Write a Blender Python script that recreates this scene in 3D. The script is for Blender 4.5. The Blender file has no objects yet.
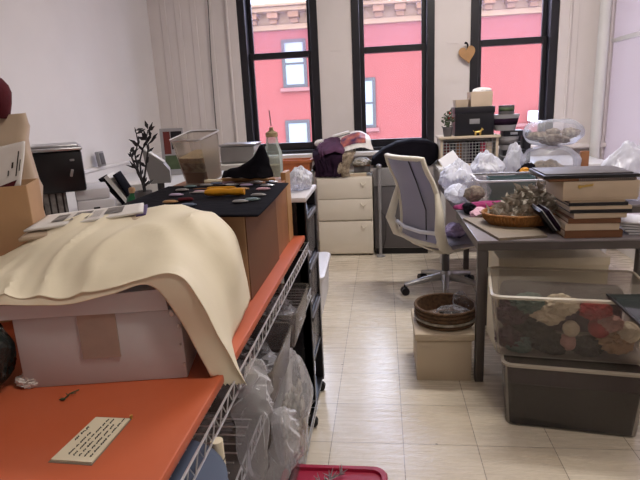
import bpy, bmesh, math, random
import numpy as np
from mathutils import Vector, Matrix, noise as mnoise
PI = math.pi
random.seed(7)
scn = bpy.context.scene
COL = scn.collection
# ------------------------------------------------------------------ camera
FPX, YAW, PITCH, ROLL, CH = 533.35, -0.12399, 0.24381, -0.04818, 1.3977
def cam_axes():
    cy, sy = math.cos(YAW), math.sin(YAW); cp, sp = math.cos(PITCH), math.sin(PITCH)
    cr, sr = math.cos(ROLL), math.sin(ROLL)
    f = Vector((sy*cp, cy*cp, -sp)); r = Vector((cy, -sy, 0)); u = r.cross(f)
    return r*cr+u*sr, -r*sr+u*cr, f
RX, UX, FX = cam_axes()
CAMP = Vector((0, 0, CH))
def ray(px, py): return FX + RX*((px-320)/FPX) - UX*((py-240)/FPX)
def at(px, py, Y):
    d = ray(px, py); return CAMP + d*(Y/d.y)
def az(px, py, z):
    d = ray(px, py); return CAMP + d*((z-CH)/d.z)
def ax(px, py, X):
    d = ray(px, py); return CAMP + d*(X/d.x)
cam = bpy.data.cameras.new('camera'); co = bpy.data.objects.new('camera', cam); COL.objects.link(co)
co.matrix_world = Matrix(((RX.x, UX.x, -FX.x, 0), (RX.y, UX.y, -FX.y, 0), (RX.z, UX.z, -FX.z, CH), (0, 0, 0, 1)))
cam.sensor_width = 36; cam.lens = 36*FPX/640; cam.clip_start = .02
scn.camera = co
# ------------------------------------------------------------------ materials
def lin(h):
    h = h.lstrip('#'); v = [int(h[i:i+2], 16)/255 for i in (0, 2, 4)]
    return tuple((c/12.92 if c <= .04045 else ((c+.055)/1.055)**2.4) for c in v)
def mat(name, col, rough=.6, var=.12, scale=8, bump=0, metal=0, spec=.4, col2=None, bscale=None, sheen=0):
    m = bpy.data.materials.new(name); m.use_nodes = True
    nt = m.node_tree; b = nt.nodes['Principled BSDF']
    c = lin(col) if isinstance(col, str) else col
    c2 = lin(col2) if col2 else tuple(min(1, x*(1-var)) for x in c)
    tc = nt.nodes.new('ShaderNodeTexCoord')
    nz = nt.nodes.new('ShaderNodeTexNoise'); nz.inputs['Scale'].default_value = scale; nz.inputs['Detail'].default_value = 4
    nt.links.new(tc.outputs['Object'], nz.inputs['Vector'])
    mx = nt.nodes.new('ShaderNodeMix'); mx.data_type = 'RGBA'
    mx.inputs[6].default_value = (*c, 1); mx.inputs[7].default_value = (*c2, 1)
    rp = nt.nodes.new('ShaderNodeValToRGB'); rp.color_ramp.elements[0].position = .35; rp.color_ramp.elements[1].position = .65
    nt.links.new(nz.outputs['Fac'], rp.inputs['Fac']); nt.links.new(rp.outputs['Color'], mx.inputs[0])
    nt.links.new(mx.outputs[2], b.inputs['Base Color'])
    b.inputs['Roughness'].default_value = rough; b.inputs['Metallic'].default_value = metal
    b.inputs['Specular IOR Level'].default_value = spec
    if sheen: b.inputs['Sheen Weight'].default_value = sheen
    if bump:
        bp = nt.nodes.new('ShaderNodeBump'); bp.inputs['Strength'].default_value = bump; bp.inputs['Distance'].default_value = .01
        n2 = nt.nodes.new('ShaderNodeTexNoise'); n2.inputs['Scale'].default_value = bscale or scale*3; n2.inputs['Detail'].default_value = 6
        nt.links.new(tc.outputs['Object'], n2.inputs['Vector']); nt.links.new(n2.outputs['Fac'], bp.inputs['Height'])
        nt.links.new(bp.outputs['Normal'], b.inputs['Normal'])
    return m
def film(name, tint='#ffffff', body='#dddddd', fac=.25, rough=.2, cloud=.0, scale=10, spec=.5, bump=0, fres=.5):
    """thin clear plastic or glass: see-through with a milky, shiny share"""
    m = bpy.data.materials.new(name); m.use_nodes = True; nt = m.node_tree
    b = nt.nodes['Principled BSDF']; out = nt.nodes['Material Output']
    b.inputs['Base Color'].default_value = (*lin(body), 1); b.inputs['Roughness'].default_value = rough
    b.inputs['Specular IOR Level'].default_value = spec
    tr = nt.nodes.new('ShaderNodeBsdfTransparent'); tr.inputs['Color'].default_value = (*lin(tint), 1)
    ms = nt.nodes.new('ShaderNodeMixShader')
    lw = nt.nodes.new('ShaderNodeLayerWeight'); lw.inputs['Blend'].default_value = .25
    ma = nt.nodes.new('ShaderNodeMath'); ma.operation = 'MULTIPLY_ADD'; ma.use_clamp = True
    ma.inputs[1].default_value = fres; ma.inputs[2].default_value = fac
    nt.links.new(lw.outputs['Fresnel'], ma.inputs[0]); last = ma.outputs[0]
    tc = nt.nodes.new('ShaderNodeTexCoord')
    if cloud:
        nz = nt.nodes.new('ShaderNodeTexNoise'); nz.inputs['Scale'].default_value = scale; nz.inputs['Detail'].default_value = 5
        nt.links.new(tc.outputs['Object'], nz.inputs['Vector'])
        m2 = nt.nodes.new('ShaderNodeMath'); m2.operation = 'MULTIPLY_ADD'; m2.use_clamp = True
        m2.inputs[1].default_value = cloud; nt.links.new(nz.outputs['Fac'], m2.inputs[0]); nt.links.new(last, m2.inputs[2])
        m3 = nt.nodes.new('ShaderNodeMath'); m3.operation = 'SUBTRACT'; m3.use_clamp = True
        m3.inputs[1].default_value = cloud*.5; nt.links.new(m2.outputs[0], m3.inputs[0]); last = m3.outputs[0]
    if bump:
        bp = nt.nodes.new('ShaderNodeBump'); bp.inputs['Strength'].default_value = bump; bp.inputs['Distance'].default_value = .01
        n2 = nt.nodes.new('ShaderNodeTexNoise'); n2.inputs['Scale'].default_value = 25; n2.inputs['Detail'].default_value = 3
        nt.links.new(tc.outputs['Object'], n2.inputs['Vector']); nt.links.new(n2.outputs['Fac'], bp.inputs['Height'])
        nt.links.new(bp.outputs['Normal'], b.inputs['Normal'])
    nt.links.new(last, ms.inputs[0]); nt.links.new(tr.outputs[0], ms.inputs[1]); nt.links.new(b.outputs[0], ms.inputs[2])
    nt.links.new(ms.outputs[0], out.inputs['Surface'])
    return m
M = {}
def defm(k, *a, **kw): M[k] = mat(k, *a, **kw)
# ------------------------------------------------------------------ mesh builder
class MB:
    def __init__(s): s.bm = bmesh.new()
    def _xf(s, vs, m):
        for v in vs: v.co = m @ v.co
    def box(s, c, d, rz=0, bev=0, rx=0, ry=0, seg=2):
        r = bmesh.ops.create_cube(s.bm, size=1); vs = r['verts']
        m = Matrix.Translation(Vector(c)) @ Matrix.Rotation(rz, 4, 'Z') @ Matrix.Rotation(ry, 4, 'Y') @ Matrix.Rotation(rx, 4, 'X')
        for v in vs: v.co = Vector((v.co.x*d[0], v.co.y*d[1], v.co.z*d[2]))
        if bev:
            es = list({e for v in vs for e in v.link_edges})
            g = bmesh.ops.bevel(s.bm, geom=es, offset=min(bev, min(d)*.45), segments=seg, affect='EDGES', profile=.5)
            vs = list({v for f in g['faces'] for v in f.verts} | {v for v in vs if v.is_valid})
        s._xf(vs, m); return s
    def bx(s, x0, x1, y0, y1, z0, z1, bev=0):
        return s.box(((x0+x1)/2, (y0+y1)/2, (z0+z1)/2), (x1-x0, y1-y0, z1-z0), bev=bev)
    def tube(s, pts, r, n=8, closed=False, cap=True):
        pts = [Vector(p) for p in pts]; N = len(pts); rings = []
        rr = r if isinstance(r, (list, tuple)) else [r]*N
        prev = None
        for i, p in enumerate(pts):
            if closed: t = pts[(i+1) % N]-pts[i-1]
            else: t = pts[min(i+1, N-1)]-pts[max(i-1, 0)]
            if t.length < 1e-9: t = Vector((0, 0, 1))
            t.normalize()
            if prev is None:
                a = Vector((0, 0, 1)) if abs(t.z) < .9 else Vector((1, 0, 0))
                u = t.cross(a).normalized()
            else:
                u = (prev - t*prev.dot(t))
                u = u.normalized() if u.length > 1e-6 else t.orthogonal().normalized()
            prev = u; w = t.cross(u)
            rings.append([s.bm.verts.new(p+(u*math.cos(2*PI*k/n)+w*math.sin(2*PI*k/n))*rr[i]) for k in range(n)])
        for i in range(N if closed else N-1):
            a, b = rings[i], rings[(i+1) % N]
            for k in range(n): s.bm.faces.new((a[k], a[(k+1) % n], b[(k+1) % n], b[k]))
        if cap and not closed:
            s.bm.faces.new(rings[0][::-1]); s.bm.faces.new(rings[-1])
        return s
    def lathe(s, prof, c=(0, 0, 0), n=24, sx=1, sy=1, wob=0, seed=0):
        c = Vector(c); rings = []
        for r, z in prof:
            if r < 1e-5: rings.append([s.bm.verts.new(c+Vector((0, 0, z)))])
            else:
                rings.append([s.bm.verts.new(c+Vector((sx*r*math.cos(2*PI*k/n), sy*r*math.sin(2*PI*k/n), z))) for k in range(n)])
        for a, b in zip(rings, rings[1:]):
            for k in range(n):
                k2 = (k+1) % n
                if len(a) == 1 and len(b) == 1: continue
                if len(a) == 1: s.bm.faces.new((a[0], b[k2], b[k]))
                elif len(b) == 1: s.bm.faces.new((a[k], a[k2], b[0]))
                else: s.bm.faces.new((a[k], a[k2], b[k2], b[k]))
        return s
    def blob(s, c, rad, amp=.15, freq=3, seed=0, sub=4, flat=None, rz=0, ridged=False, fold=None):
        r = bmesh.ops.create_icosphere(s.bm, subdivisions=sub, radius=1)
        c = Vector(c); off = Vector((seed*3.7, seed*1.9, seed*.7)); R = Matrix.Rotation(rz, 3, 'Z')
        for v in r['verts']:
            d = v.co.normalized()
            n = mnoise.noise(d*freq+off)
            if ridged: n = 1-2*abs(n)+.6*(1-2*abs(mnoise.noise(d*freq*2.1+off)))-.6
            if fold:
                q = Vector((d.x*fold[1], d.y*fold[2], d.z*fold[3]))+off+mnoise.noise_vector(d*1.7+off)*1.3
                n += fold[0]/max(amp, 1e-3)*((1-2*abs(mnoise.noise(q)))*.75+.35*mnoise.noise(q*2.3))
            k = 1+amp*n
            p = Vector((d.x*rad[0], d.y*rad[1], d.z*rad[2]))*k
            if flat is not None and p.z < -rad[2]*flat: p.z = -rad[2]*flat + .02*(p.z+rad[2]*flat)
            v.co = c + R @ p
        return s
    def pillow(s, c, size, p=3.2, amp=.02, seed=0, sub=5):
        r = bmesh.ops.create_icosphere(s.bm, subdivisions=sub, radius=1); c = Vector(c)
        for v in r['verts']:
            d = v.co.normalized(); t = (abs(d.x)**p+abs(d.y)**2.2+abs(d.z)**2.2)**(-1/p) if False else 1/max(1e-6, (abs(d.x)**p+abs(d.y)**p+abs(d.z)**p)**(1/p))
            e = Vector((d.x*t*size[0], d.y*t*size[1], d.z*t*size[2]*(1-.35*(d.x*t)**4)))
            v.co = c+e+mnoise.noise_vector(e*14+Vector((seed, 0, 0)))*amp
        return s
    def grid(s, net, nu=30, nv=30, amp=0, freq=10, seed=0, thick=0):
        """smooth surface through a net of points"""
        V = len(net); U = len(net[0])
        def cr(p0, p1, p2, p3, t): return .5*((2*p1)+(p2-p0)*t+(2*p0-5*p1+4*p2-p3)*t*t+(3*p1-p0-3*p2+p3)*t**3)
        def curve(ps, t):
            n = len(ps)-1; x = t*n; i = min(int(x), n-1); f = x-i
            g = lambda j: ps[max(0, min(n, j))]
            return cr(g(i-1), g(i), g(i+1), g(i+2), f)
        net = [[Vector(p) for p in row] for row in net]; off = Vector((seed*5.1, seed*2.3, 0))
        vs = []
        for j in range(nv+1):
            row = []
            for i in range(nu+1):
                p = curve([curve(r, i/nu) for r in net], j/nv)
                if amp: p = p + mnoise.noise_vector(p*freq+off)*amp
                row.append(s.bm.verts.new(p))
            vs.append(row)
        for j in range(nv):
            for i in range(nu): s.bm.faces.new((vs[j][i], vs[j][i+1], vs[j+1][i+1], vs[j+1][i]))
        return s
    def loft(s, loops, capb=True, capt=True):
        rs = [[s.bm.verts.new(Vector(p)) for p in l] for l in loops]
        for a, b in zip(rs, rs[1:]):
            n = len(a)
            for k in range(n): s.bm.faces.new((a[k], a[(k+1) % n], b[(k+1) % n], b[k]))
        if capb: s.bm.faces.new(rs[0][::-1])
        if capt: s.bm.faces.new(rs[-1])
        return s
    def rrect(s, w, d, r, z, n=5):
        out = []
        for cx, cy, a0 in ((w/2-r, d/2-r, 0), (-w/2+r, d/2-r, PI/2), (-w/2+r, -d/2+r, PI), (w/2-r, -d/2+r, 1.5*PI)):
            for k in range(n+1):
                a = a0+PI/2*k/n; out.append((cx+r*math.cos(a), cy+r*math.sin(a), z))
        return out
    def tub(s, w, d, h, taper=.88, r=.02, t=.003):
        """open tapered tub with wall thickness"""
        R = s.rrect
        s.loft([R(w*taper, d*taper, r, 0), R(w, d, r, h), R(w-2*t, d-2*t, max(r-t, .002), h), R(w*taper-2*t, d*taper-2*t, max(r-t, .002), t)], True, True)
        return s
    def prism(s, poly, thick, axis='Z'):
        """poly in 2D, extruded along axis by thick, centred"""
        def P(a, b, h): return {'Z': (a, b, h), 'Y': (a, h, b), 'X': (h, a, b)}[axis]
        s.loft([[P(a, b, -thick/2) for a, b in poly], [P(a, b, thick/2) for a, b in poly]]); return s
    def move(s, v, rz=0):
        m = Matrix.Translation(Vector(v)) @ Matrix.Rotation(rz, 4, 'Z')
        for q in s.bm.verts: q.co = m @ q.co
        return s
    def xf(s, m):
        for q in s.bm.verts: q.co = m @ q.co
        return s
    def build(s, name, m, parent=None, loc=(0, 0, 0), rz=0, smooth=True, world=False, solid=0):
        bmesh.ops.recalc_face_normals(s.bm, faces=s.bm.faces)
        if world:
            o = Vector(parent.location) if parent else Vector(loc)
            for q in s.bm.verts: q.co -= o
        me = bpy.data.meshes.new(name); s.bm.to_mesh(me); s.bm.free()
        if smooth:
            me.shade_smooth()
            me.set_sharp_from_angle(angle=math.radians(38))
        me.materials.append(M[m] if isinstance(m, str) else m)
        ob = bpy.data.objects.new(name, me); COL.objects.link(ob)
        if parent: ob.parent = parent
        else: ob.location = loc; ob.rotation_euler = (0, 0, rz)
        if solid:
            md = ob.modifiers.new('thickness', 'SOLIDIFY'); md.thickness = solid; md.offset = 0
        return ob
def tag(o, label, cat, group=None):
    o['label'] = label; o['category'] = cat
    if group: o['group'] = group
    return o
def thing(name, label, cat, loc=(0, 0, 0), rz=0, group=None):
    o = bpy.data.objects.new(name, None); COL.objects.link(o); o.empty_display_size = .05
    o.location = loc; o.rotation_euler = (0, 0, rz); return tag(o, label, cat, group)
def single(name, label, cat, mb, m, loc=(0, 0, 0), rz=0, group=None, world=False, **kw):
    return tag(mb.build(name, m, None, loc, rz, world=world, **kw), label, cat, group)
def struct(name, mb, m, **kw):
    o = mb.build(name, m, smooth=kw.pop('smooth', False), **kw); o['kind'] = 'structure'; return o
def arc(c, r, a0, a1, n, plane='XZ'):
    out = []
    for k in range(n+1):
        a = a0+(a1-a0)*k/n; x, y = r*math.cos(a), r*math.sin(a)
        out.append({'XZ': (c[0]+x, c[1], c[2]+y), 'XY': (c[0]+x, c[1]+y, c[2]), 'YZ': (c[0], c[1]+x, c[2]+y)}[plane])
    return out
# ---- the palette
defm('wall_paint', '#e2dedd', .75, .05, 2, .05, bscale=60)
defm('casing_paint', '#dbd3d0', .55, .05, 3)
defm('ceiling_paint', '#eae8e6', .8, .04, 2)
defm('white_gloss', '#d9d8d6', .35, .05, 4)
defm('black_paint', '#1d1b22', .4, .2, 6)
defm('black_plastic', '#17161c', .35, .25, 6)
defm('black_cloth', '#131118', .95, .3, 9, .3, spec=.08)
defm('grey_metal', '#8b898a', .4, .08, 4)
defm('dark_grey', '#5a5658', .5, .15, 5)
defm('desk_grey', '#57504e', .35, .12, 5)
defm('desk_top', '#8a8387', .25, .1, 5)
defm('cream_steel', '#d6cdbf', .45, .05, 3)
defm('orange', '#c46646', .38, .16, 5, col2='#bf5e3b')
defm('chrome', '#d6d6da', .35, .1, 10, metal=.7)
defm('silver', '#b9b9bd', .3, .1, 10, metal=.8)
defm('white_card', '#c9cacf', .7, .06, 6)
defm('tape', '#a99a90', .45, .1, 30)
defm('kraft', '#bb9670', .75, .12, 7)
defm('kraft_pale', '#c4b09a', .75, .1, 7)
defm('kraft_dark', '#70492f', .65, .15, 6)
defm('wood', '#9a6740', .5, .25, 9)
defm('wood_pale', '#b58a5c', .5, .2, 9)
defm('cream_paper', '#e8dec6', .75, .06, 5, .08)
defm('paper', '#e2dedb', .7, .05, 9)
defm('print_grey', '#8f8a88', .7, .5, 35)
defm('purple', '#5a4a78', .6, .2, 9)
defm('dark_purple', '#2a1a2c', .9, .4, 9, .2, spec=.1)
defm('plum', '#5f4059', .9, .4, 9, .2, spec=.1)
defm('magenta', '#8c1c5a', .8, .25, 10, .3)
defm('pink_cloth', '#cfa6b4', .85, .15, 10, .3)
defm('ink', '#2c2622', .8, .1, 10)
defm('crimson', '#a3173c', .35, .15, 6)
defm('felt_red', '#581420', .95, .3, 12, .3)
defm('yellow', '#dd9a1d', .4, .3, 20)
defm('gold', '#e0bd6a', .3, .2, 20, metal=.6)
defm('brown_wicker', '#6b5039', .8, .5, 60, .6, bscale=120)
defm('tan_wicker', '#b07a44', .7, .4, 60, .6, bscale=120)
defm('beige_card', '#c0b09a', .7, .06, 4)
defm('green_leaf', '#4d5c40', .6, .4, 14)
defm('dark_stem', '#26242a', .7, .3, 20)
defm('leaf_scraps', '#7d7568', .7, .5, 30, col2='#b5ada2')
defm('teal', '#5f7577', .45, .12, 6)
defm('terracotta', '#b8683f', .65, .2, 12)
defm('green_glass', '#1c5a36', .2, .2, 10)
defm('blue_plastic', '#56627a', .45, .1, 5)
defm('white_plastic', '#d5d4da', .4, .06, 6)
defm('mesh_grey', '#8b8792', .7, .05, 6)
defm('cream_plastic', '#dcd5c4', .4, .06, 5)
defm('yarn_white', '#d6cbb8', .95, .15, 30, .6)
defm('yarn_red', '#a8323c', .95, .2, 30, .6)
defm('yarn_tan', '#b39170', .95, .2, 30, .6)
defm('yarn_teal', '#56706e', .95, .2, 30, .6)
defm('yarn_black', '#1d1b20', .95, .2, 30, .6)
defm('yarn_pink', '#c59a96', .95, .2, 30, .6)
defm('yarn_plum', '#4a2f3f', .95, .3, 30, .6)
defm('brown_fuzz', '#6c5c4c', .95, .5, 40, .8, col2='#a89a86')
defm('straw', '#b9a583', .95, .4, 60, .6)
defm('lavender', '#b8a4c4', .6, .2, 9)
defm('clear_glass_rim', '#c9d2d2', .15, .1, 9)
defm('brick_red', '#632a26', .85, .06, 1.2)
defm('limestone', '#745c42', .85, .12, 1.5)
defm('limestone_shade', '#66482f', .85, .1, 1.5)  # limestone again for the brackets, with their shade put into the colour
defm('slate_frame', '#2a2424', .6, .1, 3)
defm('blind', '#666c70', .6, .15, 6)
defm('board_dull', '#85796a', .8, .1, 6)
defm('pale_scrap', '#d9d2c6', .6, .3, 40, col2='#7d7262')
defm('sill_pink', '#633c38', .8, .1, 2)
defm('asphalt', '#77737a', .9, .1, 2)
M['window_glass'] = film('window_glass', '#fbfbff', '#ffffff', .01, .02, spec=.5)
M['upper_glass'] = film('upper_glass', '#fbf8ff', '#f4e8f6', .1, .05, spec=.5)  # pale haze of reflected light mixed into the pane colour
M['clear_tub'] = film('clear_tub', '#f6f4f2', '#d8d2cc', .06, .15, .05, 6, fres=.35)
M['clear_lid'] = film('clear_lid', '#eeece8', '#bdb6ac', .06, .2, .10, 5, fres=.12)
M['dusty_tub'] = film('dusty_tub', '#d6d2d2', '#9c9696', .16, .18, .12, 6)
M['bag_film'] = film('bag_film', '#f8f8fa', '#e4e4ea', .05, .10, .10, 9, spec=.9, bump=.25)
M['drape_film'] = film('drape_film', '#f6f6f8', '#ececf0', .22, .12, .35, 12, spec=.9, bump=.3)
M['milky_bag'] = film('milky_bag', '#f8f8fc', '#e2e4ee', .55, .3, .25, 6, bump=.2)
M['clear_jar'] = film('clear_jar', '#f4f8f6', '#dfe6e4', .15, .06)
M['dark_glass'] = film('dark_glass', '#8a9a9a', '#39403f', .5, .05, spec=.9)
def frosted():
    m = bpy.data.materials.new('frosted'); m.use_nodes = True; nt = m.node_tree; b = nt.nodes['Principled BSDF']; out = nt.nodes['Material Output']
    b.inputs['Base Color'].default_value = (*lin('#cfc8cc'), 1); b.inputs['Roughness'].default_value = .15
    t = nt.nodes.new('ShaderNodeBsdfTranslucent'); t.inputs['Color'].default_value = (.42, .36, .36, 1)
    ms = nt.nodes.new('ShaderNodeMixShader'); ms.inputs[0].default_value = .5
    nt.links.new(t.outputs[0], ms.inputs[1]); nt.links.new(b.outputs[0], ms.inputs[2]); nt.links.new(ms.outputs[0], out.inputs['Surface']); return m
M['frosted'] = frosted()
def floor_mat():
    m = bpy.data.materials.new('floor_tile'); m.use_nodes = True; nt = m.node_tree; b = nt.nodes['Principled BSDF']
    N = nt.nodes.new; L = nt.links.new
    tc = N('ShaderNodeTexCoord'); mp = N('ShaderNodeMapping')
    mp.inputs['Location'].default_value = (.2411, -2.0023, 0)
    L(tc.outputs['Object'], mp.inputs['Vector'])
    sc = N('ShaderNodeVectorMath'); sc.operation = 'SCALE'; sc.inputs[3].default_value = 1/.3048; L(mp.outputs[0], sc.inputs[0])
    fl = N('ShaderNodeVectorMath'); fl.operation = 'FLOOR'; L(sc.outputs[0], fl.inputs[0])
    wn = N('ShaderNodeTexWhiteNoise'); wn.noise_dimensions = '2D'; L(fl.outputs[0], wn.inputs['Vector'])
    fr = N('ShaderNodeVectorMath'); fr.operation = 'FRACTION'; L(sc.outputs[0], fr.inputs[0])
    sp = N('ShaderNodeSeparateXYZ'); L(fr.outputs[0], sp.inputs[0])
    def edge(sock):
        a = N('ShaderNodeMath'); a.operation = 'SUBTRACT'; a.inputs[1].default_value = .5; L(sock, a.inputs[0])
        c = N('ShaderNodeMath'); c.operation = 'ABSOLUTE'; L(a.outputs[0], c.inputs[0])
        d = N('ShaderNodeMath'); d.operation = 'GREATER_THAN'; d.inputs[1].default_value = .4945; L(c.outputs[0], d.inputs[0]); return d.outputs[0]
    mx = N('ShaderNodeMath'); mx.operation = 'MAXIMUM'; L(edge(sp.outputs[0]), mx.inputs[0]); L(edge(sp.outputs[1]), mx.inputs[1])
    n1 = N('ShaderNodeTexNoise'); n1.inputs['Scale'].default_value = 1.6; n1.inputs['Detail'].default_value = 6; L(tc.outputs['Object'], n1.inputs['Vector'])
    m2 = N('ShaderNodeMapping'); m2.inputs['Scale'].default_value = (3, 30, 1); L(tc.outputs['Object'], m2.inputs['Vector'])
    n2 = N('ShaderNodeTexNoise'); n2.inputs['Scale'].default_value = 1.5; n2.inputs['Detail'].default_value = 8; L(m2.outputs[0], n2.inputs['Vector'])
    c1 = N('ShaderNodeMix'); c1.data_type = 'RGBA'; c1.inputs[6].default_value = (*lin('#d9d0c0'), 1); c1.inputs[7].default_value = (*lin('#bcae9a'), 1)
    s1 = N('ShaderNodeMath'); s1.operation = 'MULTIPLY_ADD'; s1.inputs[1].default_value = .35; L(wn.outputs['Value'], s1.inputs[0]); 
    s2 = N('ShaderNodeMath'); s2.operation = 'MULTIPLY_ADD'; s2.inputs[1].default_value = .5; s2.inputs[2].default_value = -.2; L(n2.outputs['Fac'], s2.inputs[0])
    L(s2.outputs[0], s1.inputs[2]); s3 = N('ShaderNodeMath'); s3.operation = 'MULTIPLY_ADD'; s3.use_clamp = True; s3.inputs[1].default_value = .4
    L(n1.outputs['Fac'], s3.inputs[0]); L(s1.outputs[0], s3.inputs[2]); L(s3.outputs[0], c1.inputs[0])
    c2 = N('ShaderNodeMix'); c2.data_type = 'RGBA'; c2.inputs[7].default_value = (*lin('#6d6255'), 1)
    m5 = N('ShaderNodeMath'); m5.operation = 'MULTIPLY'; m5.inputs[1].default_value = .8; L(mx.outputs[0], m5.inputs[0])
    L(m5.outputs[0], c2.inputs[0]); L(c1.outputs[2], c2.inputs[6])
    # small dark specks
    vo = N('ShaderNodeTexVoronoi'); vo.inputs['Scale'].default_value = 5.5; L(tc.outputs['Object'], vo.inputs['Vector'])
    lt = N('ShaderNodeMath'); lt.operation = 'LESS_THAN'; lt.inputs[1].default_value = .035; L(vo.outputs['Distance'], lt.inputs[0])
    c3 = N('ShaderNodeMix'); c3.data_type = 'RGBA'; c3.inputs[7].default_value = (*lin('#5c5348'), 1)
    m6 = N('ShaderNodeMath'); m6.operation = 'MULTIPLY'; m6.inputs[1].default_value = .7; L(lt.outputs[0], m6.inputs[0]); L(m6.outputs[0], c3.inputs[0]); L(c2.outputs[2], c3.inputs[6])
    L(c3.outputs[2], b.inputs['Base Color'])
    r1 = N('ShaderNodeMath'); r1.operation = 'MULTIPLY_ADD'; r1.inputs[1].default_value = .22; r1.inputs[2].default_value = .16; L(n2.outputs['Fac'], r1.inputs[0])
    L(r1.outputs[0], b.inputs['Roughness']); b.inputs['Specular IOR Level'].default_value = .75
    bp = N('ShaderNodeBump'); bp.inputs['Strength'].default_value = .12; bp.inputs['Distance'].default_value = .01; L(n2.outputs['Fac'], bp.inputs['Height']); L(bp.outputs[0], b.inputs['Normal'])
    return m
M['floor_tile'] = floor_mat()
# ------------------------------------------------------------------ the setting
XL, XR, YB, YW, ZC = -2.33, 2.12, -2.6, 5.55, 3.4
WT = .28
struct('floor', MB().bx(XL-.2, XR+.2, YB-.2, YW+WT, -.08, 0), 'floor_tile')
struct('ceiling', MB().bx(XL-.2, XR+.2, YB-.2, YW+WT, ZC, ZC+.1), 'ceiling_paint')
struct('wall_left', MB().bx(XL-.15, XL, YB, YW+WT, 0, ZC), 'wall_paint')
struct('wall_near', MB().bx(XL-.15, XR+.15, YB-.15, YB, 0, ZC), 'wall_paint')
GY0, GY1, GZ0, GZ1 = 3.2, 5.53, .12, 3.0
w = MB(); w.bx(XR, XR+.12, YB, GY0, 0, ZC); w.bx(XR, XR+.12, GY1, YW+WT, 0, ZC); w.bx(XR, XR+.12, GY0, GY1, 0, GZ0); w.bx(XR, XR+.12, GY0, GY1, GZ1, ZC)
struct('wall_right', w, 'wall_paint')
wins = [(-1.41, -.615), (-.283, .514), (.851, 1.652)]
WZ0, WZ1 = .945, 3.0
w = MB()
xs = [XL] + [v for p in wins for v in p] + [XR+.15]
for i in range(0, len(xs), 2): w.bx(xs[i], xs[i+1], YW, YW+WT, 0, ZC)
for a, b in wins: w.bx(a, b, YW, YW+WT, 0, WZ0); w.bx(a, b, YW, YW+WT, WZ1, ZC)
struct('wall_far', w, 'casing_paint')
# rounded corner bead between left and far wall, moulded casing boards
n = 0
def trim(mb, m='casing_paint'):
    global n; n += 1; return struct('trim_%d' % n, mb, m)
for a, b in wins:
    for s, x in ([(-1, a)] if a < -1 else []) + ([(1, b)] if b > 1.2 else []):
        t = MB(); t.bx(min(x, x+s*.10), max(x, x+s*.10), YW-.025, YW, WZ0-.02, WZ1+.1, .004)
        t.tube([(x+s*.10, YW-.025, WZ0-.02), (x+s*.10, YW-.025, WZ1+.1)], .012, 8); trim(t)
for x in (-2.17, -2.02, -1.86, -1.70, 1.80):
    trim(MB().bx(x-.03, x+.03, YW-.009, YW, .1, ZC-.1, .008))
for x in (-.45, .68):
    t = MB(); t.bx(x-.05, x+.05, YW-.006, YW, 1.93, 1.94); trim(t)
t = MB(); t.bx(XL, XL+.035, -2, YW, 0, 1.0, .0); t.bx(XL, XL+.05, -2, YW, .985, 1.012, .006); trim(t, 'wall_paint')
sl = MB(); sl.bx(XL, XR, YW-.12, YW+.03, WZ0-.045, WZ0-.005, .008); struct('trim_sill', sl, 'casing_paint')
struct('baseboard_far', MB().bx(XL, XR, YW-.02, YW, 0, .14, .006), 'casing_paint')
for i, (a, b) in enumerate(wins):
    t = MB()
    fw = .075
    t.bx(a, a+fw, YW-.015, YW+.2, WZ0, WZ1, .004); t.bx(b-fw, b, YW-.015, YW+.2, WZ0, WZ1, .004)
    t.bx(a+fw, b-fw, YW-.015, YW+.2, WZ0, WZ0+.03, .004); t.bx(a+fw, b-fw, YW-.015, YW+.2, WZ1-.06, WZ1, .004)
    wn = struct('window_%d' % (i+1), t, 'black_paint')
    c0, c1 = a+fw, b-fw; mid = 1.925
    def sash(nm, y, z0, z1, rail0, rail1, gl):
        s = MB(); st = .042
        s.bx(c0, c0+st, y, y+.04, z0, z1, .004); s.bx(c1-st, c1, y, y+.04, z0, z1, .004)
        s.bx(c0+st, c1-st, y, y+.04, z0, z0+rail0, .004); s.bx(c0+st, c1-st, y, y+.04, z1-rail1, z1, .004)
        o = s.build(nm, 'black_paint', wn, smooth=False)
        MB().bx(c0+st, c1-st, y+.018, y+.022, z0+rail0, z1-rail1).build('pane', gl, o, smooth=False)
    sash('lower_sash', YW+.06, WZ0+.03, mid+.03, .075, .06, 'window_glass')
    sash('upper_sash', YW+.11, mid-.03, WZ1-.06, .06, .06, 'upper_glass')
# made-up backlit frosted glazing for the right wall's reflecting sheet with two steel rails
t = MB(); f = .03
t.bx(XR-.01, XR+.05, GY0, GY0+f, GZ0, GZ1); t.bx(XR-.01, XR+.05, GY1-f, GY1, GZ0, GZ1); t.bx(XR-.01, XR+.05, GY0+f, GY1-f, GZ0, GZ0+f); t.bx(XR-.01, XR+.05, GY0+f, GY1-f, GZ1-f, GZ1)
w4 = struct('window_4', t, 'casing_paint')
MB().bx(XR+.012, XR+.02, GY0+f, GY1-f, GZ0+f, GZ1-f).build('pane', 'frosted', w4, smooth=False)
zr = ax(625, 37.5, XR).z
t = MB(); t.bx(XR-.004, XR+.012, GY0+f, GY1-f, zr-.018, zr+.018, .004); 
t.build('glazing_bar', 'white_gloss', w4, smooth=False)
# heating pipe in the corner
pp = at(598.5, 100, 5.42)
p = thing('heating_pipe', 'thick white painted heating pipe rising beside the right hand window', 'pipe', (pp.x, 5.42, 0))
MB().tube([(0, 0, 0), (0, 0, ZC)], .048, 20).build('pipe', 'white_gloss', p)
MB().lathe([(.049, .0), (.085, .0), (.08, .012), (.049, .02)]).build('floor_collar', 'white_gloss', p)
MB().tube([(.075, .03, 0), (.075, .03, ZC)], .012, 10).build('thin_pipe', 'casing_paint', p)
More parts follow.
